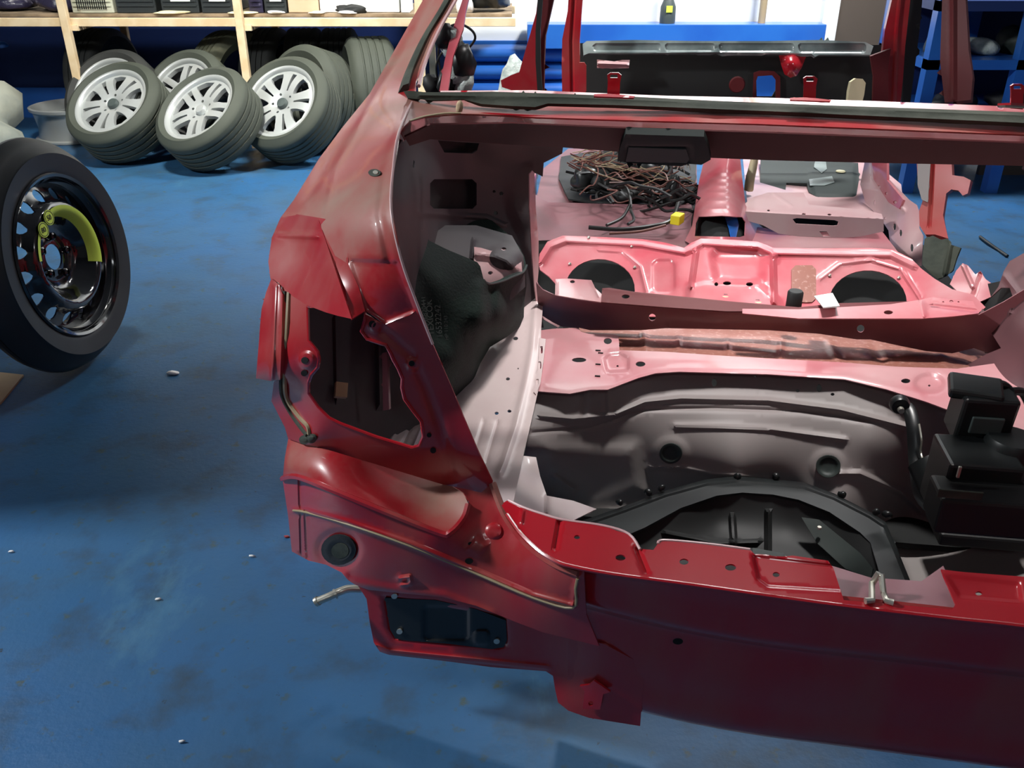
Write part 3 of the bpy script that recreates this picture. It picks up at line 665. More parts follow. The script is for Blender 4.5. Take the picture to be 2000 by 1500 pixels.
# ---- outer skin: C-pillar
GUT = [(812, 186), (790, 232), (779, 262), (768, 330), (764, 410), (783, 505), (813, 590), (845, 672), (882, 757), (933, 880), (962, 942)]
SIL = [(826, 0), (775, 90), (722, 183), (670, 247), (623, 310), (574, 390), (548, 425)]
pil_ctrl = [(862, 0, 'y', .98), (826, 0, 'y', 1.05), (722, 183, 'y', .74), (623, 310, 'y', .56), (548, 425, 'y', .42), (800, 190, 'y', .62), (779, 255, 'y', .38), (768, 330, 'y', .27), (764, 410, 'y', .18), (783, 505, 'y', .15), (813, 590, 'y', .145), (845, 672, 'y', .15), (680, 489, 'y', .20), (665, 405, 'y', .27), (740, 560, 'y', .15), (700, 300, 'y', .42), (870, -180, 'y', 1.30), (940, -180, 'y', 1.25), (884, 0, 'y', .95), (750, 632, 'y', .15)]
out = [(960, -180), (884, 0), (846, 80), (812, 160)] + GUT[:8] + [(812, 607), (800, 616), (776, 624), (752, 634), (735, 620), (713, 605), (700, 560), (680, 515), (655, 500), (625, 440), (590, 428), (548, 425)] + SIL[::-1][1:] + [(905, -180)]
CLINE = [(840, 0), (800, 75), (745, 165), (700, 250), (655, 330), (635, 418)]
quarter, fq = panel('quarter_pillar', out, pil_ctrl, 'red_dusty', car, step=8,
    ribs=[([(800, 60), (735, 160), (680, 250), (632, 330), (598, 395)], 16, .010), (CLINE, 10, -.006), ([(828, 140), (776, 262), (752, 330), (742, 420), (760, 505)], 14, -.005)],
    blobs=[([(684, 508), (776, 512), (812, 606), (752, 630), (716, 606)], 5, -.006)])
tone = M['red_dusty']
# edge beads and window channel of the pillar
bead('window_channel', fq, [(905, -60), (868, 12), (830, 75), (800, 140), (788, 178)], .017, 'seal', car, lift=.004, flat=.4)
bead('channel_edge', fq, [(924, -60), (888, 4), (856, 62), (832, 118), (818, 168)], .0035, 'pink', car, lift=.006)
bead('gutter_highlight', fq, [(806, 196), (779, 258), (768, 330), (764, 410), (783, 505), (813, 590), (845, 672)], .002, 'pink', car)  # thin pink bead paints the highlight along the gutter
# fastener on the pillar
w_ = disc('stud_washer', fq, (731, 337), 12, 7, 'seal', car, .004)
disc('stud', fq, (733, 336), 5, 3.5, 'steel', w_, .010)
# ---- lamp flange: left facet and right facet of the body-colour wing tip
ff = surf([(548, 425, 'y', .42), (621, 425, 'y', .30), (665, 405, 'y', .272), (528, 464, 'y', .38), (524, 530, 'y', .32), (570, 577, 'y', .25), (687, 623, 'y', .125), (640, 520, 'y', .215), (600, 500, 'y', .28), (636, 610, 'y', .17)])
panel('wing_tip', [(548, 425), (585, 419), (621, 425), (687, 623), (660, 617), (636, 610), (599, 596), (570, 577), (545, 553), (528, 544), (524, 511), (531, 464)], ff, 'red_streak', car, step=7,
      ribs=[([(545, 458), (620, 462)], 9, .007)])
fr = surf([(621, 425, 'y', .30), (665, 405, 'y', .272), (687, 623, 'y', .125), (713, 607, 'y', .15), (680, 489, 'y', .20), (680, 515, 'y', .19), (650, 500, 'y', .225)])
panel('wing_tip_facet', [(621, 425), (650, 430), (668, 446), (680, 489), (680, 515), (700, 560), (713, 607), (687, 623)], fr, 'red_streak', car, step=7)
# ---- outer corner strip under the wing tip
fc = surf([(528, 544, 'y', .31), (511, 603, 'y', .285), (506, 665, 'y', .262), (500, 739, 'y', .25), (555, 575, 'y', .27), (552, 745, 'y', .22), (600, 600, 'y', .22), (603, 746, 'y', .20), (530, 783, 'y', .29), (561, 860, 'y', .28), (603, 860, 'y', .21), (665, 827, 'y', .185), (823, 880, 'y', .16), (757, 676, 'y', .15), (713, 625, 'y', .155), (852, 830, 'y', .155), (845, 672, 'y', .152), (882, 757, 'y', .16), (867, 947, 'y', .205), (623, 873, 'y', .21), (910, 900, 'y', .16), (960, 950, 'y', .17)])
panel('corner_strip', [(530, 544), (545, 556), (552, 575), (550, 660), (547, 742), (528, 744), (500, 739), (503, 700), (506, 665), (508, 635), (511, 603), (520, 570)], lambda x, y: fc(x, y) - .012, 'red_streak', car, step=7, ribs=[([(538, 560), (531, 740)], 7, .006)], th=.012)
# ---- tail lamp pocket frame with the real opening
HOLE = [(601, 599), (603, 665), (612, 676), (621, 687), (624, 702), (621, 717), (608, 732), (603, 746), (603, 768), (622, 795), (643, 816), (665, 827), (735, 853), (805, 874), (819, 870), (827, 852), (823, 823), (805, 800), (790, 779), (785, 757), (786, 739), (778, 720), (768, 702), (762, 688), (754, 674), (735, 668), (717, 662), (706, 647), (713, 625), (713, 606), (660, 590)]
out = [(545, 553), (560, 566), (600, 585), (690, 600), (752, 634), (776, 624), (814, 606), (845, 672), (882, 757), (915, 838), (933, 880), (962, 942), (940, 962), (880, 950), (867, 947), (745, 910), (623, 873), (595, 868), (563, 857), (556, 834), (530, 783), (535, 745), (548, 742)]
pocket, fpk = panel('lamp_pocket', out, fc, 'red', car, holes=[HOLE], step=7,
    ribs=[([(740, 640), (800, 690), (832, 760), (858, 830), (885, 930)], 15, -.006)],
    blobs=[(ell(600, 704, 15, 17), 4, .006), (ell(806, 712, 13), 4, .006), (ell(733, 637, 12), 5, .008)])
for nm, pts, m in (('lamp_seam', [(556, 570), (553, 650), (549, 740), (552, 775), (570, 810), (590, 838), (600, 850)], 'seal'),
                   ('lamp_seam', [(564, 572), (560, 650), (556, 745), (562, 782), (585, 815), (601, 832), (604, 848)], 'tanwire')):
    bead(nm, fpk, pts, .0035, m, car, lift=.002)
MB().tube(onsurf(fpk, [p for p in HOLE] + [HOLE[0]], .001), .0025, 6, cap=False).build('opening_rim', 'red_clean', car)
for c_ in ((594, 859), (608, 857)):
    disc('clip_button', fpk, c_, 10, 9, 'seal', car, .005, blobs=[(ell(*c_, 6, 5), 2, .003)])
for c_, r in (((595, 704), .006), ((594, 729), .0055), ((727, 633), .006), ((804, 710), .005), ((846, 880), .005), ((838, 850), .004)):
    disc('bolt_hole', fpk, c_, r * 1150, r * 1100, 'void', car, .0075 if c_[0] in (595, 804, 727) else .002, .0005)
# ---- bumper shelf recess
fl = surf([(563, 857, 'y', .285), (623, 873, 'y', .21), (745, 910, 'y', .205), (867, 947, 'y', .205), (552, 937, 'y', .245), (567, 920, 'y', .21), (640, 952, 'y', .145), (745, 995, 'y', .12), (857, 1040, 'y', .105), (907, 1010, 'y', .13), (915, 960, 'y', .165)])
panel('bumper_shelf', [(563, 857), (595, 868), (623, 873), (745, 910), (867, 947), (885, 950), (905, 962), (915, 985), (907, 1010), (895, 1030), (875, 1042), (857, 1040), (800, 1020), (745, 995), (640, 952), (580, 930), (552, 937), (556, 895)], fl, 'red_dusty', car, step=7)
bead('shelf_edge', fl, [(552, 935), (580, 931), (640, 953), (745, 996), (857, 1040), (880, 1040), (905, 1012), (914, 985)], .005, 'red_streak', car)
# ---- lower face of the rear corner
fw = surf([(552, 937, 'y', .245), (580, 931, 'y', .21), (640, 952, 'y', .145), (745, 995, 'y', .12), (857, 1040, 'y', .105), (907, 1010, 'y', .13), (915, 960, 'y', .165), (962, 942, 'y', .175), (1000, 1040, 'y', .12), (1080, 1092, 'y', .06), (570, 1077, 'y', .26), (603, 1095, 'y', .23), (637, 1103, 'y', .2), (680, 1133, 'y', .17), (760, 1157, 'y', .145), (1000, 1260, 'y', .09), (1150, 1200, 'y', .045), (860, 1200, 'y', .125), (1140, 1110, 'y', .035), (1300, 1290, 'y', .03), (1100, 1290, 'y', .075)])
GOUT = [(962, 942), (985, 1000), (1015, 1042), (1050, 1075), (1085, 1096), (1140, 1113)]
panel('rear_corner_face', [(552, 937), (580, 931), (640, 952), (745, 995), (857, 1040), (880, 1040), (905, 1012), (916, 980), (905, 962), (885, 950), (940, 962)] + GOUT + [(1145, 1200), (1170, 1262), (1060, 1235), (1000, 1212), (930, 1183), (863, 1166), (763, 1157), (720, 1152), (705, 1147), (690, 1140), (680, 1133), (667, 1118), (637, 1103), (603, 1095), (570, 1077), (563, 1010)], fw, 'red_streak', car, step=8,
      ribs=[([(573, 997), (600, 998), (680, 1020), (800, 1062), (920, 1112), (1040, 1163), (1118, 1183)], 9, .007), ([(1118, 1183), (1128, 1130), (1140, 1120)], 6, .004), ([(586, 940), (590, 1090)], 5, -.007), ([(597, 1000), (602, 1092)], 5, -.006), ([(780, 1130), (800, 1127), (803, 1140), (784, 1143)], 7, .008), ([(640, 1122), (700, 1140), (760, 1150), (870, 1164), (960, 1200)], 14, .006)],
      blobs=[(ell(660, 1073, 42, 38), 8, -.008), (ell(965, 1037, 15, 14), 3, .004), ([(912, 1072), (930, 1050), (952, 1066), (934, 1088)], 4, .004), (ell(664, 1122, 16, 8), 6, .005)])
bead('body_seam', fw, [(573, 997), (600, 1001), (680, 1024), (800, 1066), (920, 1116), (1040, 1167), (1118, 1187), (1124, 1150), (1128, 1130)], .0022, 'tanwire', car, lift=.005)
bead('seam_sealer', fw, [(962, 944), (985, 1003), (1015, 1047), (1050, 1080), (1088, 1104), (1130, 1120)], .006, 'red_dusty', car, lift=.003)
g = disc('rubber_grommet', fw, (661, 1074), 34, 30, 'blackmatt', car, -.001, blobs=[(ell(661, 1074, 28, 25), 3, .005), (ell(664, 1076, 20, 18), 4, -.006)])
disc('grommet_face', fw, (664, 1076), 17, 15, 'seal', g, .001, .0005)
for c_, r in (((916, 1096), 8), ((919, 1062), 5)): disc('bolt_hole', fw, c_, r, r * .7, 'void', car, .0015, .0005)
# ---- lower rear apron with black vent
fa = surf([(705, 1147, 'y', .2), (1000, 1215, 'y', .14), (1170, 1262, 'y', .10), (740, 1270, 'y', .2), (1085, 1310, 'y', .14), (1090, 1370, 'y', .13), (1200, 1410, 'y', .11), (1300, 1300, 'y', .09)])
panel('rear_apron', [(700, 1145), (763, 1153), (863, 1160), (930, 1178), (1000, 1206), (1060, 1228), (1180, 1258), (1260, 1300), (1250, 1418), (1150, 1402), (1110, 1388), (1090, 1372), (1084, 1345), (1080, 1320), (1066, 1311), (960, 1303), (860, 1290), (760, 1279), (742, 1273), (730, 1255), (722, 1215), (716, 1170)], fa, 'red_streak', car, step=8,
      ribs=[([(735, 1262), (760, 1272), (860, 1282), (1000, 1296), (1070, 1303)], 8, .006)], blobs=[([(748, 1165), (985, 1205), (990, 1262), (975, 1267), (880, 1258), (772, 1247), (758, 1225)], 5, -.01)])
t_, ft = panel('air_vent', [(752, 1168), (850, 1172), (930, 1190), (988, 1212), (990, 1250), (984, 1264), (960, 1268), (880, 1258), (790, 1251), (772, 1247), (762, 1230)], lambda x, y: fa(x, y) - .001, 'black', car, step=6, th=.004, blobs=[(rrect(828, 1184, 915, 1250), 4, -.006), (rrect(925, 1232, 955, 1260), 3, .006)])
for c_ in ((780, 1234), (970, 1253), (770, 1165)):
    disc('rivet', ft, c_, 6, 5, 'steel', t_, .004)
# exhaust-hanger pipe sticking out of the underside
P = [cp(705, 1150, 'y', .24), cp(680, 1150, 'y', .225), cp(662, 1156, 'y', .21), cp(645, 1164, 'y', .20), cp(618, 1175, 'y', .19)]
pipe = MB().tube(smoothline(P, 5), .0068, 12).build('hanger_pipe', 'steel', car)
MB().tube([cp(657, 1159, 'y', .207), cp(653, 1161, 'y', .205)], .009, 12).build('pipe_collar', 'steel', pipe)
MB().tube([cp(622, 1173, 'y', .191), cp(617, 1176, 'y', .19)], .0085, 12).build('pipe_end_ring', 'steel', pipe)
# tow bracket at the bottom
fb = lambda x, y: fa(x, y) - .012
panel('tow_bracket', [(1132, 1340), (1150, 1338), (1160, 1330), (1172, 1338), (1192, 1352), (1178, 1356), (1172, 1386), (1138, 1384), (1142, 1350)], fb, 'red_clean', car, holes=[ell(1154, 1374, 5, n=10)], step=5, th=.004)
# ---- rear panel below the lip (both sides of the centre)
LIPX = [(1140, 1113), (1200, 1120), (1350, 1142), (1600, 1175), (1850, 1207), (2000, 1222)]
def ylip(x): return .05 * (abs(x) / .42) ** 2.2
rc = []
for x in (-.42, -.3, -.15, 0, .15, .3, .5):
    y0 = ylip(x)
    for z, dy in ((.497, 0), (.44, .012), (.385, .022), (.35, .052), (.27, .062), (.2, .07), (.13, .10), (.09, .15)): rc.append((x, y0 + dy, z))
def grid(name, prof, xs, m, yf, parent=car, th=.003, flip=False, sharp=50):
    V = []; Fc = []; k = len(prof)
    for x in xs:
        for dy, z in prof: V.append((x, yf(x) + dy, z))
    for i in range(len(xs) - 1):
        for j in range(k - 1): Fc.append((i * k + j, i * k + j + 1, (i + 1) * k + j + 1, (i + 1) * k + j))
    o = mesh(name, V, Fc, m, parent, th=th, sharp=sharp)
    return o
prof = [tuple(q)[:2] for q in smoothline([(0, .497, 0), (-.006, .488, 0), (.002, .455, 0), (.006, .42, 0), (.010, .395, 0), (.03, .368, 0), (.045, .355, 0), (.05, .30, 0), (.055, .26, 0), (.062, .215, 0), (.066, .17, 0), (.085, .135, 0), (.13, .115, 0)], 4)]
xs = [(-.395 + .795 * i / 40) for i in range(41)]
rear = grid('rear_panel', prof, xs, 'red_streak', lambda x: .012 + .055 * (abs(x) / .4) ** 2.2 if x < 0 else .012 - .03 * x)
for (px, py, r) in ((1324, 1253, .006),):
    disc('bolt_hole', surf([(1224, 1200, 'y', .045), (1424, 1200, 'y', .045), (1324, 1300, 'y', .046)]), (px, py), 10, 6, 'void', car, .002, .0005)
# ---- upper lip (bright red landing of the boot seal)
flip_ = surf([(985, 1000, 'z', .497), (1150, 1113, 'z', .497), (1350, 1140, 'z', .497), (1700, 1188, 'z', .497), (2000, 1220, 'z', .497), (1020, 985, 'z', .505), (1230, 1050, 'z', .51), (1450, 1075, 'z', .51), (1620, 1095, 'z', .512), (1850, 1115, 'z', .512), (2000, 1127, 'z', .512), (2300, 1262, 'z', .497), (2300, 1160, 'z', .512)])
out = [(978, 985), (993, 976), (1022, 991), (1060, 1004), (1100, 1015), (1180, 1027), (1205, 1037), (1228, 1043), (1240, 1060), (1250, 1072), (1276, 1074), (1285, 1062), (1297, 1055), (1380, 1062), (1465, 1073), (1475, 1084), (1530, 1087), (1548, 1085), (1617, 1095), (1628, 1110), (1632, 1123), (1648, 1172), (1705, 1177), (1860, 1190), (1866, 1180), (1838, 1112), (1880, 1117), (1995, 1126), (2300, 1160), (2420, 1170), (2420, 1280), (2300, 1262), (2000, 1221), (1850, 1205), (1700, 1188), (1600, 1175), (1350, 1140), (1200, 1120), (1120, 1105), (1085, 1094), (1050, 1072), (1015, 1038), (990, 1003)]
hl = [ell(1127, 1049, 6, 4, 12), ell(1212, 1089, 10, 6, 14), ell(1336, 1097, 9, 6, 14), ell(1427, 1108, 11, 6.5, 14), ell(1516, 1122, 7, 5, 12), ell(1912, 1159, 7, 4, 12), ell(1762, 1190, .1, .1, 3)][:6]
lip, _ = panel('boot_lip', out, flip_, 'red_clean', car, holes=hl, step=7,
    ribs=[([(1093, 1018), (1084, 1070)], 8, -.008), ([(1245, 1072), (1262, 1115)], 9, -.008), ([(1020, 1000), (1018, 1018)], 8, .005)], blobs=[([(1470, 1085), (1640, 1105), (1660, 1155), (1500, 1145), (1480, 1130)], 4, -.006), ([(1850, 1125), (1990, 1140), (1995, 1175), (1875, 1165)], 6, -.004)])
bead('lip_edge', flip_, [(990, 1005), (1015, 1040), (1050, 1074), (1085, 1096), (1120, 1107), (1200, 1122), (1350, 1142), (1600, 1177), (1850, 1207), (2000, 1223), (2300, 1264)], .0028, 'red_clean', car)
bead('lip_edge', flip_, [(993, 977), (1022, 991), (1060, 1004), (1100, 1015), (1180, 1027), (1228, 1043), (1250, 1073)], .002, 'pink', car)
bead('lip_edge', flip_, [(1285, 1062), (1297, 1055), (1380, 1062), (1465, 1073)], .002, 'pink', car)
# recess plate below the latch notch
panel('latch_plate', [(1625, 1105), (1700, 1128), (1800, 1135), (1842, 1105), (1880, 1180), (1870, 1200), (1640, 1178)], [(1625, 1105, 'z', .478), (1842, 1105, 'z', .478), (1640, 1178, 'z', .49), (1870, 1200, 'z', .485), (1750, 1150, 'z', .478)], 'mauve', car, step=9)
P = [cp(1690, 1174, 'z', .503), cp(1703, 1173, 'z', .503), cp(1703, 1140, 'y', .045), cp(1716, 1120, 'y', .045), cp(1721, 1122, 'y', .045), cp(1726, 1160, 'y', .03), cp(1733, 1174, 'z', .503), cp(1745, 1177, 'z', .503)]
MB().tube(P, .0042, 8).build('latch_striker', 'steel', car)

# ---- parcel shelf cross-member with old rubber strip
def bary(name, top, bot, m, th=.003, n=2, **k):
    pass
fs = surf([(800, 186, 'z', 1.0), (1000, 182, 'z', 1.003), (1400, 190, 'z', 1.005), (2000, 214, 'z', 1.0), (800, 205, 'z', .985), (1400, 216, 'z', .99), (2000, 240, 'z', .985), (2300, 230, 'z', .995), (2300, 258, 'z', .98)])
panel('window_seal_strip', [(788, 178), (800, 177), (830, 180), (900, 180), (960, 179), (1060, 182), (1200, 187), (1400, 197), (1600, 205), (1800, 212), (2000, 219), (2640, 247), (2640, 279), (2000, 240), (1760, 229), (1500, 217), (1200, 205), (1070, 202), (1045, 209), (1000, 207), (940, 203), (905, 194), (845, 196), (796, 192)], fs, 'seal', car, step=8, th=.008, ribs=[([(820, 186), (1100, 190), (2000, 226)], 6, .003)])
ftop = surf([(790, 235, 'z', .985), (810, 200, 'z', .99), (1400, 205, 'z', .992), (2000, 228, 'z', .985), (900, 236, 'z', .972), (1400, 236, 'z', .975), (2000, 262, 'z', .968), (2300, 240, 'z', .98), (2300, 274, 'z', .965)])
panel('parcel_shelf_top', [(797, 190), (845, 194), (905, 192), (1045, 205), (1200, 201), (1500, 213), (2000, 236), (2640, 275), (2640, 290), (2000, 263), (1750, 253), (1480, 242), (1200, 234), (1050, 229), (960, 224), (900, 222), (870, 224), (830, 228), (800, 236), (786, 250), (779, 262), (783, 230)], ftop, 'red_dusty', car, step=8)
fbar = surf([(786, 250, 'z', .972), (840, 228, 'z', .975), (1000, 226, 'z', .972), (1400, 239, 'z', .972), (2000, 263, 'z', .965), (2300, 275, 'z', .96), (800, 258, 'z', .955), (1000, 243, 'z', .950), (1400, 258, 'z', .950), (2000, 283, 'z', .943), (2300, 297, 'z', .94)])
panel('parcel_shelf_edge', [(779, 262), (786, 250), (800, 237), (830, 227), (870, 222), (960, 223), (1050, 228), (1200, 233), (1480, 241), (1750, 252), (2000, 262), (2640, 290), (2640, 314), (2000, 282), (1500, 262), (1200, 252), (1000, 243), (900, 240), (840, 246), (803, 260), (790, 275), (778, 292)], fbar, 'red_clean', car, step=7)
fund = surf([(800, 262, 'y', .47), (1000, 243, 'y', .5), (1400, 256, 'y', .52), (2000, 282, 'y', .5), (2300, 296, 'y', .47), (820, 280, 'y', .55), (1000, 290, 'y', .56), (1400, 305, 'y', .58), (2000, 325, 'y', .56), (2300, 335, 'y', .55)])
panel('parcel_shelf_underside', [(790, 268), (840, 244), (1000, 241), (1200, 250), (1500, 260), (2000, 280), (2640, 313), (2640, 346), (2000, 324), (1850, 321), (1700, 318), (1500, 313), (1380, 308), (1200, 296), (1100, 288), (1000, 283), (900, 276), (840, 272), (800, 285)], fund, 'maroon', car, step=8)  # underside shade is put into the dark red
bead('chipped_corner', ftop, [(800, 236), (830, 227), (870, 221), (900, 221)], .0012, 'cream', car, lift=.004)
lump('rust_flake', tuple(cp(897, 210, 'z', .99)), (.006, .004, .012), 'card', seed=61, n=2, parent=car)
# metal tabs standing on the shelf
ftab = lambda Y: surf([(1100, 100, 'y', Y), (1700, 100, 'y', Y), (1400, 220, 'y', Y)])
for dx, dy in ((0, 0), (383, 7), (788, 22)):
    Y = .70 - dx * .00013
    f_ = ftab(Y); q = lambda L: [(x + dx, y + dy) for x, y in L]
    panel('shelf_tab', q([(1186, 190), (1187, 158), (1186, 146), (1192, 142), (1208, 142), (1214, 147), (1211, 162), (1210, 192)]), f_, 'red_clean', car, holes=[q([(1192, 146), (1206, 146), (1206, 152), (1192, 152)])], step=6, th=.004)
    panel('tab_foot', q([(1160, 184), (1186, 183), (1213, 185), (1240, 188), (1238, 191), (1160, 188)]), [(1160, 184 + dy, 'z', 1.01), (2000, 200 + dy, 'z', 1.01), (1500, 186 + dy, 'z', 1.01), (1500, 210, 'z', 1.0)], 'red_clean', car, step=8)
fx = surf([(1000, 178, 'z', .99), (1500, 196, 'z', .99), (2000, 215, 'z', .985), (1000, 170, 'z', .992), (1500, 180, 'z', .992), (2000, 205, 'z', .988), (2300, 225, 'z', .985), (2300, 218, 'z', .987)])
panel('shelf_front_flange', [(860, 177), (1040, 176), (1130, 180), (1300, 187), (1500, 191), (1700, 197), (2000, 209), (2640, 237), (2640, 250), (2000, 222), (1700, 211), (1400, 199), (1100, 187), (860, 184)], fx, 'red_clean', car, step=8)
# high brake lamp housing under the shelf
bl = thing('latch_cover', '', 'x') if False else None
f1 = surf([(1210, 265, 'y', .50), (1385, 270, 'y', .50), (1215, 318, 'y', .56), (1385, 322, 'y', .56)])
hs_, _ = panel('brake_lamp_housing', [(1222, 262), (1375, 267), (1384, 290), (1388, 312), (1370, 322), (1345, 320), (1330, 325), (1225, 318), (1206, 314), (1212, 285)], f1, 'darkgreen', car, step=6, th=.012, blobs=[(rrect(1222, 285, 1352, 318, 5), 3, -.006)])
panel('lamp_lens', [(1228, 288), (1340, 292), (1346, 312), (1340, 320), (1222, 316)], lambda x, y: f1(x, y) + .002, 'greyplastic', hs_, step=8)

# ================================================================ boot interior
# inner left side wall and bulkhead
fi = surf([(785, 270, 'y', .50), (790, 400, 'y', .42), (830, 290, 'y', .75), (840, 420, 'y', .80), (900, 300, 'y', 1.05), (930, 400, 'y', 1.14), (1040, 330, 'y', 1.24), (1045, 560, 'y', 1.22), (1000, 470, 'y', 1.2), (1100, 300, 'y', 1.22), (820, 560, 'y', .62), (960, 280, 'y', 1.1)])
panel('boot_side_wall', [(772, 300), (790, 262), (850, 240), (1000, 240), (1100, 285), (1098, 300), (1062, 318), (1060, 345), (1040, 335), (1034, 345), (1036, 420), (1042, 500), (1050, 570), (1062, 640), (1000, 640), (850, 600), (790, 560), (765, 410)], fi, 'shadedprimer', car, step=10,  # wall shade is put into the darkened primer
      holes=[rrect(840, 350, 931, 408, 8), [(855, 274), (936, 280), (932, 294), (922, 300), (868, 298)], ell(965, 374, 3, n=8), ell(979, 378, 4, n=8), ell(968, 416, 4, n=8), [(808, 312), (810, 316), (809, 328), (806, 326)]], ribs=[([(820, 416), (880, 420), (950, 424), (985, 440)], 7, .012)])
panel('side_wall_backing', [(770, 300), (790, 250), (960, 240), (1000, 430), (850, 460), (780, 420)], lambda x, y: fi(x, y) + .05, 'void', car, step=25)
fe = surf([(1040, 335, 'y', 1.215), (1045, 560, 'y', 1.20), (1062, 640, 'y', 1.18), (1052, 335, 'y', 1.245), (1060, 560, 'y', 1.235), (1090, 640, 'y', 1.2)])
panel('bulkhead_flange', [(1034, 340), (1040, 333), (1044, 338), (1046, 400), (1052, 470), (1052, 530), (1050, 550), (1056, 566), (1082, 574), (1083, 586), (1064, 580), (1060, 600), (1066, 612), (1097, 633), (1090, 640), (1055, 620), (1048, 590), (1044, 560), (1038, 480), (1034, 400)], fe, 'pink', car, step=6, blobs=[(ell(1041, 372, 3, 6), 2, -.004), (ell(1043, 420, 3, 7), 2, -.004), (ell(1045, 450, 3, 6), 2, -.004)])
# wheelhouse metal behind the felt
fm = surf([(826, 430, 'y', .88), (1000, 450, 'y', 1.12), (860, 470, 'y', .80), (930, 500, 'y', .82), (1010, 490, 'y', .98), (1015, 540, 'y', .92), (950, 550, 'y', .80), (850, 600, 'y', .66), (980, 600, 'y', .84)])
panel('wheelhouse', [(828, 470), (870, 440), (930, 440), (1000, 460), (1022, 500), (1026, 560), (960, 620), (860, 620), (830, 520)], lambda x, y: fm(x, y) + .03, 'shadedprimer', car, step=7, holes=[ell(957, 532, 5, 3.5, 10), ell(984, 486, 5, 3, 10)],  # shaded wheelhouse metal darkened by colour, the lit strut stays pink
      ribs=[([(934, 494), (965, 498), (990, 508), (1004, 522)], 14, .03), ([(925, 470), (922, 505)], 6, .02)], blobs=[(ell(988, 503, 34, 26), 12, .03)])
panel('strut_tower', [(926, 482), (940, 484), (960, 490), (975, 482), (995, 484), (1010, 492), (1018, 506), (1020, 530), (1010, 545), (980, 556), (955, 562), (940, 556), (930, 530), (926, 505)], lambda x, y: fm(x, y) + .012, 'pink', car, step=5, holes=[ell(958, 533, 5, 3.5, 10), ell(984, 486, 4, 2, 8)],
      ribs=[([(934, 494), (965, 498), (990, 508), (1006, 522)], 14, .03)])
ffe = surf([(882, 777, 'z', .37), (938, 710, 'z', .365), (957, 678, 'z', .365), (1015, 638, 'z', .37), (1025, 580, 'z', .42), (1028, 525, 'y', .99), (830, 440, 'y', .78), (841, 474, 'y', .74), (916, 505, 'y', .74), (940, 545, 'y', .74), (960, 554, 'y', .78), (1013, 536, 'y', .90), (795, 516, 'y', .60), (860, 640, 'y', .61), (900, 700, 'y', .62), (930, 600, 'y', .68), (940, 640, 'y', .70), (990, 600, 'y', .85), (970, 640, 'y', .80)])
ft_, ffl = panel('sound_felt', [(826, 445), (838, 470), (875, 488), (916, 505), (932, 512), (938, 520), (945, 547), (950, 552), (960, 554), (982, 549), (1000, 541), (1013, 536), (1023, 530), (1028, 520), (1028, 560), (1024, 590), (1023, 619), (1015, 638), (990, 658), (957, 678), (938, 710), (926, 740), (912, 762), (895, 772), (878, 779), (840, 760), (790, 690), (770, 600), (780, 520), (795, 470), (815, 440)], ffe, 'felt', car, step=7, th=.008,
      ribs=[([(938, 560), (934, 620), (938, 680), (920, 740)], 22, .018), ([(958, 570), (962, 630), (955, 670)], 16, -.02), ([(850, 560), (880, 700)], 40, .006)])
ffb = surf([(826, 421, 'y', .98), (883, 424, 'y', 1.08), (960, 430, 'y', 1.17), (1000, 465, 'y', 1.12), (1024, 501, 'y', 1.04), (1030, 530, 'y', 1.0), (860, 460, 'y', .98), (940, 480, 'y', 1.04)])
panel('sound_felt', [(822, 445), (826, 421), (883, 424), (960, 430), (982, 448), (1000, 465), (1014, 482), (1024, 501), (1029, 525), (1020, 532), (1016, 510), (1008, 494), (990, 484), (965, 490), (950, 484), (930, 486), (918, 470), (900, 452), (866, 442), (845, 470)], ffb, 'felt', car, step=7, th=.01)
bead('felt_edge', ffe, [(945, 547), (950, 552), (960, 554), (982, 549), (1000, 541), (1013, 536), (1023, 530), (1029, 518)], .0025, 'greyplastic', car, lift=.002)
panel('wheelhouse_shelf', [(835, 462), (870, 446), (925, 455), (922, 500), (912, 505), (880, 493), (845, 480)], [(835, 462, 'y', .86), (925, 455, 'y', .98), (912, 505, 'y', .86), (845, 480, 'y', .80), (870, 446, 'y', .95)], 'mauve', car, step=8)
# stencilled marks on the felt: text laid on the sheet
def stencil(s, a, b, size):
    A, B = onsurf(ffl, [a, b], .010); d = (B - A).normalized()
    n = (ORG - A).normalized(); up = n.cross(d).normalized(); n = d.cross(up)
    o = text('stencil_mark', s, size, A, Matrix((d, up, n)).transposed().to_euler(), 'stencil', ft_)
stencil('A2046820441', (838, 652), (828, 560), .0125)
stencil('TEXICOK', (848, 655), (842, 570), .016)
stencil('16532242', (864, 660), (858, 570), .016)
stencil('HP 110 243', (876, 664), (872, 590), .010)
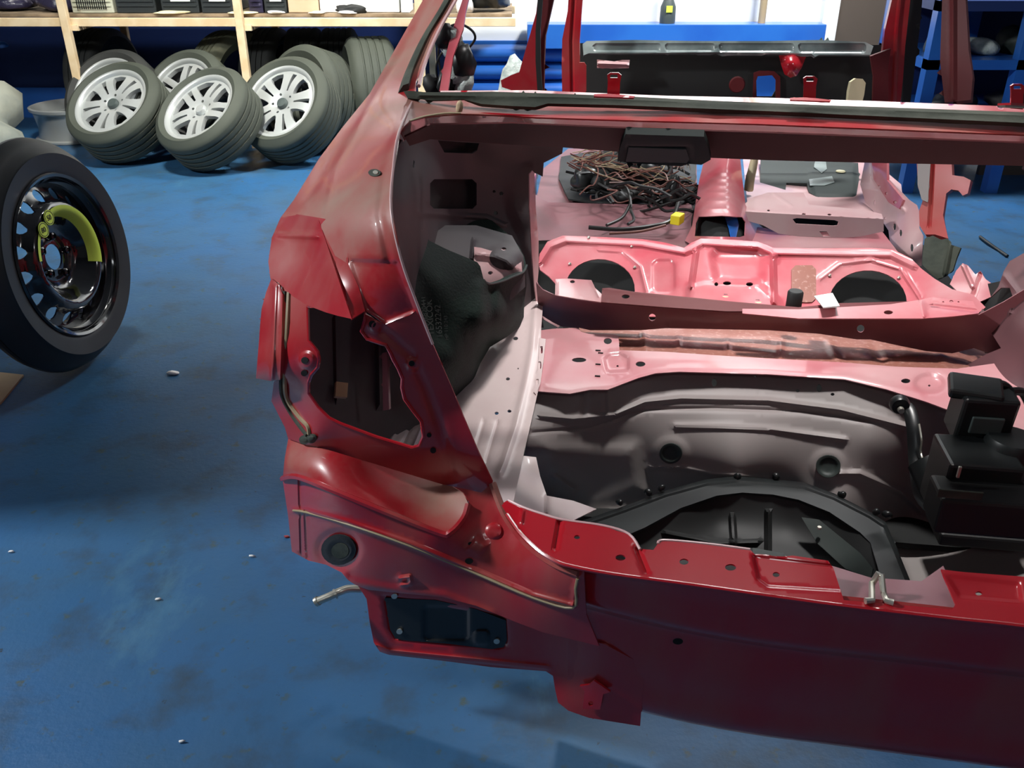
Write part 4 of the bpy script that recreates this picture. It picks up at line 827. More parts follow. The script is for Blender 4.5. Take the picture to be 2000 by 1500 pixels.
# left boot ledge
fled = surf([(1025, 580, 'z', .385), (1059, 579, 'z', .385), (1023, 619, 'z', .375), (957, 678, 'z', .36), (882, 777, 'z', .36), (1057, 642, 'z', .37), (1053, 753, 'z', .36), (1017, 913, 'z', .35), (1002, 970, 'z', .35), (905, 830, 'z', .355), (940, 920, 'z', .35), (740, 800, 'z', .355), (800, 850, 'z', .355)])
panel('boot_ledge', [(1022, 579), (1059, 578), (1060, 600), (1057, 642), (1056, 700), (1053, 753), (1040, 812), (1022, 890), (1017, 913), (1010, 945), (1002, 985), (985, 1000), (950, 960), (900, 900), (840, 900), (740, 880), (690, 840), (700, 790), (760, 770), (830, 740), (900, 690), (990, 620)], fled, 'palepink', car, step=7,
      holes=[ell(1007, 661, 5, 3.5, 10), ell(992, 740, 4, 3, 10), ell(1012, 720, 1.5, 1.5, 6), ell(970, 807, 4, 3, 10), ell(995, 803, 4, 3, 10)],
      ribs=[([(1048, 590), (1040, 680), (1028, 745), (1008, 830), (985, 900), (975, 925)], 12, .012), ([(945, 822), (925, 890)], 7, -.006), ([(972, 825), (950, 900)], 6, -.006), ([(760, 812), (735, 850)], 7, -.008), ([(790, 812), (762, 862)], 7, .008), ([(810, 820), (785, 870)], 6, -.008), ([(826, 826), (806, 875)], 6, .008)])
panel('ledge_clip_strip', [(1053, 660), (1066, 662), (1062, 700), (1056, 745), (1047, 770), (1042, 765), (1049, 730), (1052, 700)], lambda x, y: fled(x, y) - .006, 'palepink', car, step=5, th=.005, holes=[rrect(1055, 676, 1060, 690, 1), rrect(1051, 706, 1057, 720, 1), rrect(1047, 740, 1052, 752, 1)])
# inside of the lamp pocket: dark cavity walls
panel('lamp_cavity', [(590, 590), (720, 600), (830, 650), (850, 880), (760, 880), (700, 850), (600, 800)], [(600, 600, 'y', .42), (720, 610, 'y', .55), (840, 660, 'y', .62), (850, 860, 'y', .60), (745, 800, 'y', .55), (610, 790, 'y', .38), (690, 830, 'y', .46)], 'shadedprimer', car, step=12,
      ribs=[([(655, 620), (658, 780)], 5, .01), ([(741, 640), (744, 790)], 7, .02)])
panel('foam_patch', [(657, 745), (680, 748), (678, 776), (655, 774)], [(657, 745, 'y', .43), (680, 748, 'y', .44), (678, 776, 'y', .42), (655, 774, 'y', .41)], 'card', car, step=8, th=.01)
panel('cavity_bracket', [(746, 690), (756, 688), (760, 800), (748, 802)], [(746, 690, 'y', .50), (756, 688, 'y', .50), (748, 802, 'y', .47), (760, 800, 'y', .47)], 'mauve', car, step=8, th=.01)
# ---- boot cross-member (pink) in front of the well
fxm = surf([(1058, 645, 'z', .36), (1060, 755, 'z', .35), (1150, 650, 'z', .36), (1153, 757, 'z', .345), (1212, 690, 'z', .355), (1280, 723, 'z', .355), (1500, 726, 'z', .355), (1300, 690, 'z', .36), (1700, 750, 'z', .355), (1700, 710, 'z', .36), (1870, 800, 'z', .35), (1870, 715, 'z', .36), (2000, 820, 'z', .35), (2000, 700, 'z', .37), (2200, 760, 'z', .36), (2200, 860, 'z', .35)])
out = [(1056, 645), (1080, 642), (1128, 640), (1135, 648), (1150, 652), (1200, 653), (1208, 657), (1210, 684), (1300, 687), (1400, 694), (1500, 700), (1650, 708), (1750, 716), (1870, 720), (2010, 700), (2200, 720), (2200, 900), (2000, 860), (1900, 820), (1872, 808), (1810, 785), (1730, 760), (1650, 741), (1500, 731), (1327, 726), (1280, 729), (1247, 738), (1213, 751), (1187, 761), (1153, 761), (1113, 769), (1050, 764), (1054, 720)]
panel('boot_cross_member', out, fxm, 'roseflat', car, step=8, holes=[ell(1131, 703, 14, 4.5, 14), ell(1251, 711, 9.5, 5, 12), ell(1187, 666, 8, 6, 12), ell(1769, 744, 9, 4.5, 12), ell(1206, 715, 2.5, 2, 6), ell(1815, 753, 2.5, 2, 6)],
      blobs=[([(1180, 700), (1190, 692), (1212, 690), (1228, 700), (1227, 724), (1186, 726)], 5, -.014), (ell(1815, 748, 28, 17), 6, -.014)], ribs=[([(1066, 756), (1110, 762), (1150, 756), (1200, 752), (1250, 730), (1320, 720), (1500, 722), (1650, 734), (1800, 770)], 6, .004)])
for x, y in ((1173, 690), (1168, 712), (1167, 735), (1168, 685)):
    p = onsurf(fxm, [(x, y)], .001)[0]; MB().box(-.006, .006, -.0015, .0015, 0, .002).build('spot_clip', 'blackmatt', car, loc=tuple(p), smooth=False)
# ---- bronze tray between cross-member and bulkhead
fbz = surf([(1130, 640, 'y', 1.22), (1300, 640, 'y', 1.22), (1500, 645, 'y', 1.24), (1700, 662, 'y', 1.25), (1900, 690, 'y', 1.25), (1210, 690, 'z', .345), (1500, 705, 'z', .345), (1700, 715, 'z', .345), (1880, 725, 'z', .345)])
panel('floor_tray', [(1125, 620), (1300, 625), (1500, 635), (1700, 650), (1920, 670), (1960, 700), (1900, 726), (1750, 722), (1500, 706), (1300, 694), (1205, 690), (1195, 655), (1135, 655)], fbz, 'bronze', car, step=8,
      ribs=[([(1256, 644), (1262, 688)], 12, .014), ([(1325, 658), (1325, 692)], 10, .01), ([(1421, 664), (1424, 696)], 10, .01), ([(1525, 672), (1525, 702)], 10, .01), ([(1620, 668), (1638, 708)], 12, .014), ([(1705, 674), (1728, 716)], 16, -.014), ([(1838, 690), (1850, 722)], 16, .016)])
# ---- bulkhead lower beam (mauve face, glossy top)
fmv = surf([(1048, 560, 'y', 1.16), (1100, 585, 'y', 1.15), (1174, 590, 'y', 1.14), (1400, 605, 'y', 1.12), (1600, 606, 'y', 1.12), (1850, 610, 'y', 1.13), (1060, 615, 'y', 1.19), (1130, 640, 'y', 1.18), (1500, 648, 'y', 1.16), (1674, 665, 'y', 1.16), (1902, 680, 'y', 1.14), (2000, 600, 'y', 1.10), (2000, 680, 'y', 1.1), (2200, 600, 'y', 1.02), (2200, 700, 'y', 1.02)])
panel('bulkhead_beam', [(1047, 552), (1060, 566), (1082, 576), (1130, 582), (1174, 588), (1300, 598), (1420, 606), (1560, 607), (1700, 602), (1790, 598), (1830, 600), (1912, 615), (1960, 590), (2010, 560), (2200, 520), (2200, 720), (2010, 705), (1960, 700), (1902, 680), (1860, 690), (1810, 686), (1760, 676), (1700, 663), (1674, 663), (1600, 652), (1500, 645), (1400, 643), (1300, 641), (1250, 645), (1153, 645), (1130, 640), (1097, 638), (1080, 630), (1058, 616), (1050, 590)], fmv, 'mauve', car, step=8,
      holes=[ell(1274, 620, 7, 7, 12), ell(1681, 642, 7.5, 7.5, 12)], ribs=[([(1060, 618), (1095, 640), (1130, 643), (1300, 640)], 5, .004)])
ftp = surf([(1180, 563, 'z', .455), (1300, 577, 'z', .455), (1500, 592, 'z', .45), (1640, 590, 'z', .45), (1790, 575, 'z', .45), (1174, 589, 'z', .448), (1400, 606, 'z', .445), (1600, 607, 'z', .445), (1790, 599, 'z', .445)])
panel('bulkhead_beam_top', [(1176, 563), (1190, 562), (1240, 570), (1320, 578), (1420, 588), (1560, 600), (1640, 592), (1790, 588), (1800, 600), (1700, 604), (1560, 608), (1420, 608), (1300, 600), (1174, 590)], ftp, 'maroon', car, step=7, holes=[ell(1222, 579, 8, 4, 12), ell(1736, 609, .2, .2, 3)][:1], ribs=[([(1178, 564), (1300, 579), (1420, 590), (1560, 602)], 4, .004)])
panel('beam_bracket', [(1085, 545), (1110, 544), (1155, 547), (1162, 562), (1176, 575), (1174, 590), (1130, 584), (1084, 576)], [(1085, 545, 'z', .452), (1155, 547, 'z', .455), (1174, 590, 'z', .445), (1084, 576, 'z', .445), (1125, 562, 'z', .44)], 'roseflat', car, step=6, holes=[ell(1118, 550, 5, 3, 8)], ribs=[([(1155, 548), (1170, 580)], 5, .006), ([(1088, 550), (1088, 574)], 5, .006)])
panel('beam_bracket', [(1450, 603), (1560, 604), (1640, 600), (1740, 594), (1800, 585), (1822, 580), (1860, 585), (1900, 588), (1912, 612), (1860, 618), (1800, 622), (1700, 622), (1560, 622), (1450, 612)], [(1450, 603, 'z', .455), (1800, 585, 'z', .458), (1912, 612, 'z', .455), (1700, 622, 'z', .445), (1560, 620, 'z', .445)], 'rosepink', car, step=7, holes=[ell(1735, 610, 9, 4, 12), ell(1842, 590, 2, 2, 6), ell(1858, 589, 4, 3, 8), ell(1872, 590, 2, 2, 6)], ribs=[([(1800, 590), (1806, 618)], 5, .008), ([(1822, 596), (1908, 606)], 6, -.01)])
# ---- rear seat pan with the two tank access holes
fsp = surf([(1054, 510, 'z', .40), (1070, 475, 'z', .43), (1120, 462, 'z', .435), (1255, 468, 'z', .435), (1340, 484, 'z', .435), (1370, 466, 'z', .45), (1480, 472, 'z', .45), (1510, 484, 'z', .44), (1744, 488, 'z', .435), (1790, 510, 'z', .425), (1825, 545, 'z', .41), (1080, 540, 'z', .37), (1120, 590, 'z', .345), (1300, 590, 'z', .345), (1450, 600, 'z', .35), (1600, 600, 'z', .345), (1780, 600, 'z', .36), (1870, 600, 'z', .40), (1200, 520, 'z', .385), (1690, 535, 'z', .385), (1430, 540, 'z', .39)])
SP = [(1052, 515), (1054, 496), (1069, 472), (1099, 460), (1180, 463), (1255, 467), (1300, 474), (1336, 484), (1350, 474), (1369, 466), (1430, 468), (1480, 472), (1496, 478), (1510, 484), (1600, 485), (1700, 484), (1744, 487), (1780, 505), (1800, 525), (1825, 544), (1860, 565), (1900, 575), (1925, 600), (1900, 620), (1450, 625), (1120, 612), (1090, 560), (1072, 540), (1055, 527)]
panel('rear_seat_pan', SP, fsp, 'rosepink', car, step=7,
      holes=[ell(1172, 564, 68, 58, 30, .05), ell(1695, 590, 76, 62, 30), ell(1420, 553, 8, 4, 10), ell(1464, 555, 7, 4, 10), ell(1399, 555, 4, 4, 8)],
      ribs=[([(1056, 512), (1075, 482), (1105, 470), (1255, 478), (1338, 493), (1372, 475), (1480, 482), (1510, 494), (1740, 498), (1785, 520)], 9, .014), ([(1360, 490), (1350, 560)], 7, .02), ([(1510, 500), (1512, 590)], 8, .02), ([(1170, 487), (1215, 490), (1250, 520), (1262, 570)], 6, .008), ([(1600, 545), (1640, 515), (1700, 507), (1760, 525), (1795, 580)], 7, .010)],
      blobs=[([(1390, 500), (1400, 490), (1480, 490), (1492, 500), (1488, 545), (1465, 552), (1400, 548)], 10, -.022), ([(1345, 560), (1375, 552), (1480, 552), (1520, 585), (1540, 625), (1340, 615)], 8, .02), (rrect(1274, 508, 1318, 572, 8), 4, -.008)])
panel('seat_pan_patch', rrect(1546, 518, 1594, 590, 8), lambda x, y: fsp(x, y) - .006, 'bronze', car, step=8)
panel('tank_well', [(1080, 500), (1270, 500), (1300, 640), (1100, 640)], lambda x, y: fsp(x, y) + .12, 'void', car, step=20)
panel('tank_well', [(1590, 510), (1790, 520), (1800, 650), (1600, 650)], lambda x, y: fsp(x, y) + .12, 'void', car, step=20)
for c_ in ((1417, 577), (1479, 588)):
    p = onsurf(fsp, [c_], .012)[0]
    q = MB().lathe([(0, .002), (.014, .002), (.016, 0), (0, 0)], 20, 'z', tuple(p)).build('fuel_clip', 'cream', car)
    MB().box(-.005, .005, -.004, .004, .002, .005).build('clip_core', 'blackmatt', q, loc=tuple(p), smooth=False)
for c_ in ((1234, 480), (1113, 514), (1240, 521), (1621, 537), (1756, 541), (1150, 463)):
    p = onsurf(fsp, [c_], .008)[0]
    MB().lathe([(0, .002), (.003, .002), (.005, -.002)], 10, 'z', tuple(p)).build('weld_stud', 'steel', car)
# ---- rear footwell floor, tunnel, front cross-member, front floor
ffo = surf([(1050, 470, 'z', .25), (1350, 480, 'z', .25), (1080, 440, 'z', .22), (1340, 440, 'z', .22), (1060, 400, 'z', .25), (1200, 405, 'z', .24), (1350, 405, 'z', .26), (1080, 300, 'z', .17), (1350, 300, 'z', .2), (1500, 470, 'z', .25), (1720, 480, 'z', .25), (1500, 450, 'z', .22), (1720, 440, 'z', .22)])
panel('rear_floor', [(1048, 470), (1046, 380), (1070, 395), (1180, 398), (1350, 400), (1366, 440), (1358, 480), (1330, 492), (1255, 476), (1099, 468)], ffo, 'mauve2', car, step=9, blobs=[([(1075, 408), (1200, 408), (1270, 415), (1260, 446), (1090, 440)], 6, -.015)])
panel('rear_floor', [(1455, 440), (1560, 455), (1720, 448), (1760, 500), (1700, 500), (1510, 495), (1480, 478), (1455, 470)], ffo, 'roseflat', car, step=9, ribs=[([(1500, 470), (1600, 450), (1700, 478)], 8, .008), ([(1650, 480), (1700, 462)], 8, .01)])
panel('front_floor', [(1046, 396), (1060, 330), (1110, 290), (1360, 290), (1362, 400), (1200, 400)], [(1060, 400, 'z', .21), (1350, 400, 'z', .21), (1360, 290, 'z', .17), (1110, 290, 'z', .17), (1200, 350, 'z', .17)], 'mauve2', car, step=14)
ftn = surf([(1365, 420, 'z', .33), (1450, 420, 'z', .33), (1408, 420, 'z', .36), (1380, 330, 'z', .34), (1450, 330, 'z', .34), (1415, 330, 'z', .38), (1410, 290, 'z', .40), (1350, 470, 'z', .27), (1462, 470, 'z', .27), (1408, 470, 'z', .34), (1470, 420, 'z', .24), (1345, 420, 'z', .25)])
panel('centre_tunnel', [(1338, 470), (1352, 440), (1358, 400), (1366, 350), (1376, 310), (1370, 290), (1455, 290), (1446, 312), (1450, 350), (1456, 400), (1472, 430), (1520, 468), (1500, 482), (1430, 472), (1370, 470), (1350, 478)], ftn, 'rosepink', car, step=6,
      holes=[[(1364, 423), (1410, 421), (1450, 424), (1456, 434), (1455, 460), (1445, 463), (1356, 461), (1358, 436)]],
      ribs=[([(1382 + dx, y), (1424 + dx, y)], 4, .008) for y, dx in ((338, 2), (350, 3), (363, 1), (376, 0), (392, 0), (408, -2))])
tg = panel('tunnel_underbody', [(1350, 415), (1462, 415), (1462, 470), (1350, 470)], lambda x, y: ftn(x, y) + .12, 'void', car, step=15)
panel('floor_rag', [(1416, 424), (1440, 424), (1443, 440), (1438, 463), (1428, 463), (1424, 445)], lambda x, y: ftn(x, y) + .10, 'blue', car, step=6)
fcm = surf([(1460, 416, 'y', 2.02), (1725, 424, 'y', 2.08), (1460, 440, 'y', 2.02), (1725, 455, 'y', 2.08), (1600, 460, 'y', 2.05), (1600, 420, 'y', 2.05)])
panel('seat_cross_member', [(1455, 413), (1520, 417), (1620, 422), (1726, 428), (1726, 452), (1680, 462), (1650, 464), (1560, 462), (1520, 456), (1490, 440), (1462, 432)], fcm, 'pink', car, step=6, holes=[[(1548, 428), (1556, 426), (1630, 430), (1638, 433), (1636, 440), (1628, 441), (1555, 437)], [(1600, 452), (1615, 452), (1622, 462), (1608, 462)]])
panel('seat_cross_member_top', [(1452, 400), (1470, 385), (1500, 376), (1570, 376), (1580, 400), (1640, 405), (1700, 412), (1722, 418), (1726, 430), (1620, 424), (1520, 418), (1456, 414)], [(1455, 412, 'z', .30), (1726, 428, 'z', .30), (1500, 378, 'z', .29), (1700, 412, 'z', .30), (1570, 376, 'z', .29)], 'pink', car, step=6, holes=[ell(1501, 411, 3, 2, 6), ell(1570, 418, 4, 2, 8), ell(1620, 419, 4, 2, 8)], ribs=[([(1456, 410), (1520, 414), (1724, 426)], 4, .005), ([(1510, 378), (1535, 395), (1545, 402)], 5, .01)])
panel('front_floor', [(1450, 300), (1520, 300), (1700, 310), (1760, 360), (1770, 440), (1726, 430), (1640, 408), (1580, 400), (1560, 378), (1500, 378), (1460, 400)], [(1460, 400, 'z', .23), (1720, 430, 'z', .23), (1500, 300, 'z', .17), (1700, 310, 'z', .17), (1600, 350, 'z', .18)], 'pink', car, step=12)
fin = surf([(1490, 310, 'z', .22), (1670, 315, 'z', .22), (1500, 375, 'z', .20), (1660, 390, 'z', .20)])
ins, _ = panel('floor_mat_insulation', [(1486, 306), (1560, 308), (1592, 312), (1676, 318), (1678, 350), (1672, 385), (1650, 393), (1600, 388), (1580, 375), (1576, 358), (1536, 357), (1534, 372), (1484, 368)], fin, 'darkgreen', car, step=7, th=.01, blobs=[([(1580, 330), (1670, 325), (1670, 385), (1590, 380)], 5, .02)])
p = onsurf(fin, [(1642, 335)], .03)[0]; MB().lathe([(0, .003), (.02, .003), (.022, 0), (0, 0)], 20, 'z', tuple(p)).build('insulation_washer', 'cream', ins)
for q in ([(1594, 306), (1612, 306), (1615, 330), (1605, 338), (1590, 326)], [(1580, 350), (1625, 344), (1630, 356), (1610, 362), (1582, 362)]):
    panel('torn_label', q, lambda x, y: fin(x, y) - .03, 'clearfilm', ins, step=6)
lump('cream_foam', tuple(cp(1467, 345, 'z', .30)), (.018, .02, .10), 'cream', seed=71, n=3, parent=car)
# ---- right sill wall, B-pillar, black flap, wheelhouse at the right edge
fsw = surf([(1680, 310, 'x', .60), (1700, 380, 'x', .60), (1760, 330, 'x', .64), (1770, 440, 'x', .62), (1730, 440, 'x', .60), (1800, 510, 'x', .66), (1780, 500, 'x', .62), (1830, 450, 'x', .68), (1720, 330, 'x', .61)])
panel('right_sill_wall', [(1690, 310), (1735, 310), (1736, 350), (1775, 390), (1790, 400), (1797, 420), (1795, 445), (1803, 460), (1800, 520), (1790, 520), (1765, 498), (1740, 488), (1735, 450), (1722, 430), (1690, 395), (1680, 360)], fsw, 'pink', car, step=6, holes=[ell(1708, 396, 2, 5, 8), ell(1747, 443, 3, 7, 8), ell(1759, 455, 3, 7, 8), ell(1781, 484, 3, 8, 8), ell(1729, 427, 3, 3, 8), ell(1727, 467, 4, 3, 8)], ribs=[([(1702, 310), (1704, 345), (1730, 375), (1765, 410)], 6, .012)])
panel('right_sill_top', [(1702, 310), (1732, 310), (1732, 352), (1764, 390), (1756, 408), (1735, 395), (1706, 350)], lambda x, y: fsw(x, y) - .02, 'rosepink', car, step=6, holes=[ell(1717, 365, 3, 3, 8), ell(1731, 378, 3, 3, 8), ell(1748, 395, 4, 3, 8)], th=.01)
fbp = surf([(1800, 320, 'y', 1.98), (1890, 320, 'y', 1.9), (1890, 430, 'y', 1.8), (1800, 440, 'y', 1.85), (1850, 500, 'y', 1.72), (1840, -100, 'y', 2.3), (1900, -100, 'y', 2.25), (1865, 100, 'y', 2.15)])
panel('b_pillar', [(1790, 310), (1793, 366), (1802, 392), (1795, 412), (1796, 440), (1808, 458), (1826, 458), (1840, 462), (1852, 466), (1846, 440), (1842, 420), (1848, 378), (1858, 370), (1872, 372), (1880, 382), (1890, 378), (1896, 352), (1882, 345), (1860, 342), (1858, 310)], fbp, 'red', car, step=6, th=.02, ribs=[([(1822, 315), (1818, 400), (1815, 440)], 5, -.01)])
panel('b_pillar_inner', [(1792, 310), (1818, 310), (1812, 395), (1800, 390), (1792, 360)], lambda x, y: fbp(x, y) - .012, 'greyprimer', car, step=8)
panel('b_pillar', [(1845, 200), (1836, 120), (1840, 0), (1838, -180), (1895, -180), (1886, 0), (1892, 100), (1900, 150), (1896, 195)], fbp, 'maroon', car, step=8, th=.02, ribs=[([(1862, 195), (1862, -100)], 8, .01)])
fbk = surf([(1808, 460, 'y', 1.70), (1852, 468, 'y', 1.66), (1872, 480, 'y', 1.62), (1802, 520, 'y', 1.64), (1832, 545, 'y', 1.60), (1862, 520, 'y', 1.60)])
panel('black_flap', [(1806, 466), (1822, 460), (1838, 468), (1850, 466), (1858, 478), (1876, 484), (1868, 504), (1861, 528), (1848, 540), (1832, 545), (1815, 532), (1801, 516), (1803, 490)], fbk, 'seal', car, step=6, th=.006, ribs=[([(1858, 470), (1846, 535)], 6, .012)])
frw = surf([(1860, 590, 'y', 1.3), (1900, 560, 'y', 1.35), (1990, 500, 'y', 1.30), (2060, 450, 'y', 1.25), (1950, 650, 'y', 1.1), (2000, 640, 'y', 1.0), (2000, 750, 'y', .92), (1900, 690, 'y', 1.12), (2200, 600, 'y', .85), (2200, 850, 'y', .8), (1950, 760, 'y', .95)])
panel('right_wheelhouse', [(1912, 615), (1920, 600), (1935, 580), (1950, 560), (1960, 530), (1972, 510), (1990, 500), (2040, 470), (2250, 440), (2250, 880), (2000, 830), (1960, 800), (1880, 760), (1870, 722), (1930, 690), (1955, 680), (1930, 640)], frw, 'darkmauve', car, step=8, holes=[[(1912, 592), (1930, 585), (1955, 562), (1972, 562), (1978, 580), (1962, 600), (1925, 612)]], ribs=[([(1962, 540), (1985, 570), (1970, 610)], 8, .015)])
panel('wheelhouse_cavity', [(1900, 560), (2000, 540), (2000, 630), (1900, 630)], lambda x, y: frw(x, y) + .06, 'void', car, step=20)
panel('sill_gusset', [(1855, 555), (1868, 528), (1880, 514), (1890, 518), (1905, 536), (1915, 530), (1925, 545), (1945, 560), (1935, 580), (1908, 592), (1880, 578)], [(1855, 555, 'y', 1.42), (1880, 514, 'y', 1.48), (1945, 560, 'y', 1.36), (1908, 592, 'y', 1.28), (1890, 550, 'y', 1.40)], 'rosepink', car, step=6, ribs=[([(1882, 520), (1900, 560)], 6, .02), ([(1915, 535), (1900, 575)], 5, -.012)])
# ---- spare-wheel well: front wall and floor
fwl = surf([(1050, 764, 'z', .335), (1153, 760, 'z', .335), (1280, 728, 'z', .34), (1500, 731, 'z', .34), (1730, 760, 'z', .34), (1870, 808, 'z', .33), (2100, 860, 'z', .33), (1047, 880, 'y', .70), (1070, 967, 'z', .07), (1160, 993, 'z', .045), (1310, 886, 'y', .82), (1618, 911, 'y', .82), (1440, 938, 'y', .79), (1640, 985, 'y', .77), (1750, 1020, 'z', .04), (1820, 1130, 'z', .02), (1200, 1060, 'z', .02), (1100, 1030, 'z', .03), (1400, 1100, 'z', .01), (1700, 1150, 'z', .01), (1560, 1050, 'z', .01), (1440, 1000, 'z', .01), (1300, 1040, 'z', .01), (2000, 1000, 'z', .12), (2000, 1130, 'z', .08), (1160, 870, 'y', .81), (1440, 830, 'y', .84), (1700, 860, 'y', .83)])
panel('spare_wheel_well', [(1048, 760), (1113, 766), (1153, 758), (1187, 759), (1213, 749), (1247, 736), (1280, 727), (1327, 724), (1500, 729), (1650, 739), (1730, 758), (1810, 783), (1870, 804), (2000, 850), (2150, 900), (2150, 1250), (1850, 1230), (1500, 1170), (1200, 1110), (1050, 1060), (1000, 1010), (1025, 890), (1036, 820)], fwl, 'greyprimer', car, step=8,
      holes=[ell(1395, 747, 5, 8, 10), ell(1600, 758, 5, 8, 10), ell(1558, 763, 4, 3, 8), ell(1626, 770, 4, 3, 8), ell(1475, 735, 3, 2, 6)],
      ribs=[([(1055, 812), (1120, 818), (1200, 810), (1260, 785), (1330, 778), (1500, 782), (1640, 800), (1790, 838)], 9, .010), ([(1040, 845), (1150, 836), (1260, 800), (1400, 797), (1560, 803), (1700, 822)], 7, -.006), ([(1320, 832), (1400, 834), (1500, 838), (1650, 858)], 8, .008), ([(1270, 913), (1340, 915), (1390, 925), (1500, 935)], 8, .006), ([(1640, 925), (1680, 925), (1760, 960), (1800, 1000)], 10, .01), ([(1082, 930), (1120, 955)], 10, .01), ([(1187, 762), (1190, 812)], 9, .008), ([(1140, 765), (1140, 812)], 9, -.006)],
      blobs=[(ell(1310, 886, 34, 32), 8, .006), (ell(1618, 911, 34, 32), 8, .006), ([(1062, 870), (1240, 870), (1260, 960), (1160, 990), (1080, 965)], 20, .02)])
for c_, r_ in (((1310, 886), 22), ((1618, 911), 24)):
    f_ = lambda x, y: fwl(x, y) - .016
    panel('rubber_plug', ell(*c_, r_, r_ * .9, 28), f_, 'darkgreen', car, step=6, th=.006, blobs=[(ell(*c_, r_ * .7, r_ * .62), 3, -.004)])
panel('lit_well_corner', [(1047, 893), (1022, 890), (1010, 945), (1002, 985), (1040, 1000), (1120, 1016), (1165, 994), (1120, 978), (1068, 968), (1055, 930)], [(1047, 893, 'y', .60), (1022, 893, 'y', .59), (1002, 985, 'y', .40), (1068, 968, 'y', .50), (1165, 994, 'y', .53), (1120, 1016, 'y', .46), (1055, 930, 'y', .56)], 'palepink', car, step=7, ribs=[([(1068, 968), (1068, 1000)], 6, .01)])  # well corner in pale primer, standing in for light landing there
# ---- black plastic tray standing in the well
tray = thing('spare_well_tray', 'black plastic storage tray lying in the spare-wheel well of the red car', 'tray', (C0[0], C0[1], 0), (0, 0, -AL))
RIM = [(1085, 1036), (1140, 1016), (1220, 988), (1300, 958), (1380, 936), (1440, 930), (1510, 936), (1570, 942), (1630, 964), (1700, 1000), (1730, 1020), (1752, 1070), (1780, 1140), (1800, 1190)]
RIN = [(1190, 1060), (1260, 1030), (1330, 992), (1400, 968), (1450, 962), (1510, 966), (1560, 976), (1620, 1000), (1680, 1040), (1700, 1060), (1712, 1100), (1735, 1180)]
ftr = surf([(1085, 1036, 'z', 0.158), (1440, 930, 'z', 0.168), (1730, 1020, 'z', 0.168), (1800, 1190, 'z', 0.163), (1400, 1150, 'z', 0.163), (1200, 1100, 'z', 0.158)])
panel('rim', RIM + [(1735, 1190)] + RIN[::-1] + [(1150, 1080)], ftr, 'black', tray, step=8, th=.006, ribs=[([(x, y + 6) for x, y in RIM], 7, .008)])
ftw = surf([(1190, 1060, 'z', 0.158), (1330, 992, 'z', 0.163), (1450, 962, 'z', 0.168), (1560, 976, 'z', 0.168), (1680, 1040, 'z', 0.168), (1735, 1180, 'z', 0.163), (1260, 1080, 'z', 0.113), (1400, 1020, 'z', 0.113), (1540, 1030, 'z', 0.113), (1640, 1100, 'z', 0.113), (1400, 1160, 'z', 0.108), (1600, 1180, 'z', 0.108)])
panel('bin', RIN + [(1600, 1190), (1400, 1190), (1200, 1120)], lambda x, y: ftw(x, y) + .004, 'blackmatt', tray, step=8, th=.004, ribs=[([(1430, 1010), (1435, 1090)], 8, .03), ([(1500, 1000), (1500, 1080)], 8, .03), ([(1300, 1040), (1400, 1060), (1480, 1058)], 6, .02)])
panel('divider', [(1565, 1010), (1600, 1015), (1680, 1080), (1705, 1110), (1700, 1130), (1650, 1110), (1595, 1060)], [(1565, 1010, 'z', 0.158), (1680, 1080, 'z', 0.158), (1700, 1130, 'z', 0.158), (1595, 1060, 'z', 0.133), (1650, 1110, 'z', 0.133)], 'darkgreen', tray, step=7, th=.004)
p = cp(1600, 1032, 'z', 0.163); MB().lathe([(0, .004), (.004, .004), (.005, 0)], 12, 'z', tuple(p)).build('screw', 'steel', tray)
panel('divider', [(1470, 1070), (1530, 1080), (1530, 1092), (1470, 1086)], [(1470, 1070, 'z', 0.153), (1530, 1080, 'z', 0.153), (1530, 1092, 'z', 0.153), (1470, 1086, 'z', 0.153)], 'greyplastic', tray, step=7, th=.004)
for x, y in ((1210, 981), (1292, 954), (1267, 962), (1441, 931), (1515, 932), (1645, 967), (1712, 1000), (1732, 1005)):
    lump('clip', tuple(cp(x, y, 'z', 0.175)), (.008, .006, .009), 'black', seed=x, n=2, parent=tray)
# ---- black levelling pump unit at the right
pump = thing('compressor_unit', 'black compressor unit with mounting bracket on the right of the spare-wheel well', 'compressor', (C0[0], C0[1], 0), (0, 0, -AL))
def blk(name, px, py, ax, val, sx, sy, sz, m, parent=pump, rz=0, rx=0, bev=.006):
    c = cp(px, py, ax, val); R = Matrix.Rotation(rz, 3, 'Z') @ Matrix.Rotation(rx, 3, 'X')
    o = MB().box(-sx / 2, sx / 2, -sy / 2, sy / 2, -sz / 2, sz / 2).build(name, m, parent, smooth=False, bev=bev); o.location = c; o.rotation_euler = R.to_euler(); return o
blk('base_plate', 1905, 1030, 'z', .14, .17, .11, .03, 'blackmatt')
blk('motor_box', 1895, 940, 'y', .52, .125, .11, .13, 'black')
blk('motor_box', 1915, 990, 'y', .44, .16, .08, .07, 'blackmatt')
hd = blk('relay_head', 1916, 805, 'y', .60, .095, .07, .095, 'black', rx=.1)
blk('relay_face', 1914, 815, 'y', .56, .055, .006, .035, 'greyplastic', parent=hd, bev=.002).location = (0, -.037, -.004)
blk('relay_cap', 1905, 758, 'y', .60, .09, .06, .02, 'black', rx=.2, rz=-.2)
blk('name_plate', 1875, 966, 'y', .39, .07, .004, .016, 'seal', rx=.1, bev=.001)
blk('rod', 1873, 922, 'y', .44, .005, .005, .022, 'steel', bev=.001)
MB().lathe([(0, -.05), (.04, -.05), (.045, -.04), (.045, .04), (.04, .05), (0, .05)], 28, 'z', tuple(cp(1965, 900, 'y', .55))).build('air_cylinder', 'black', pump)
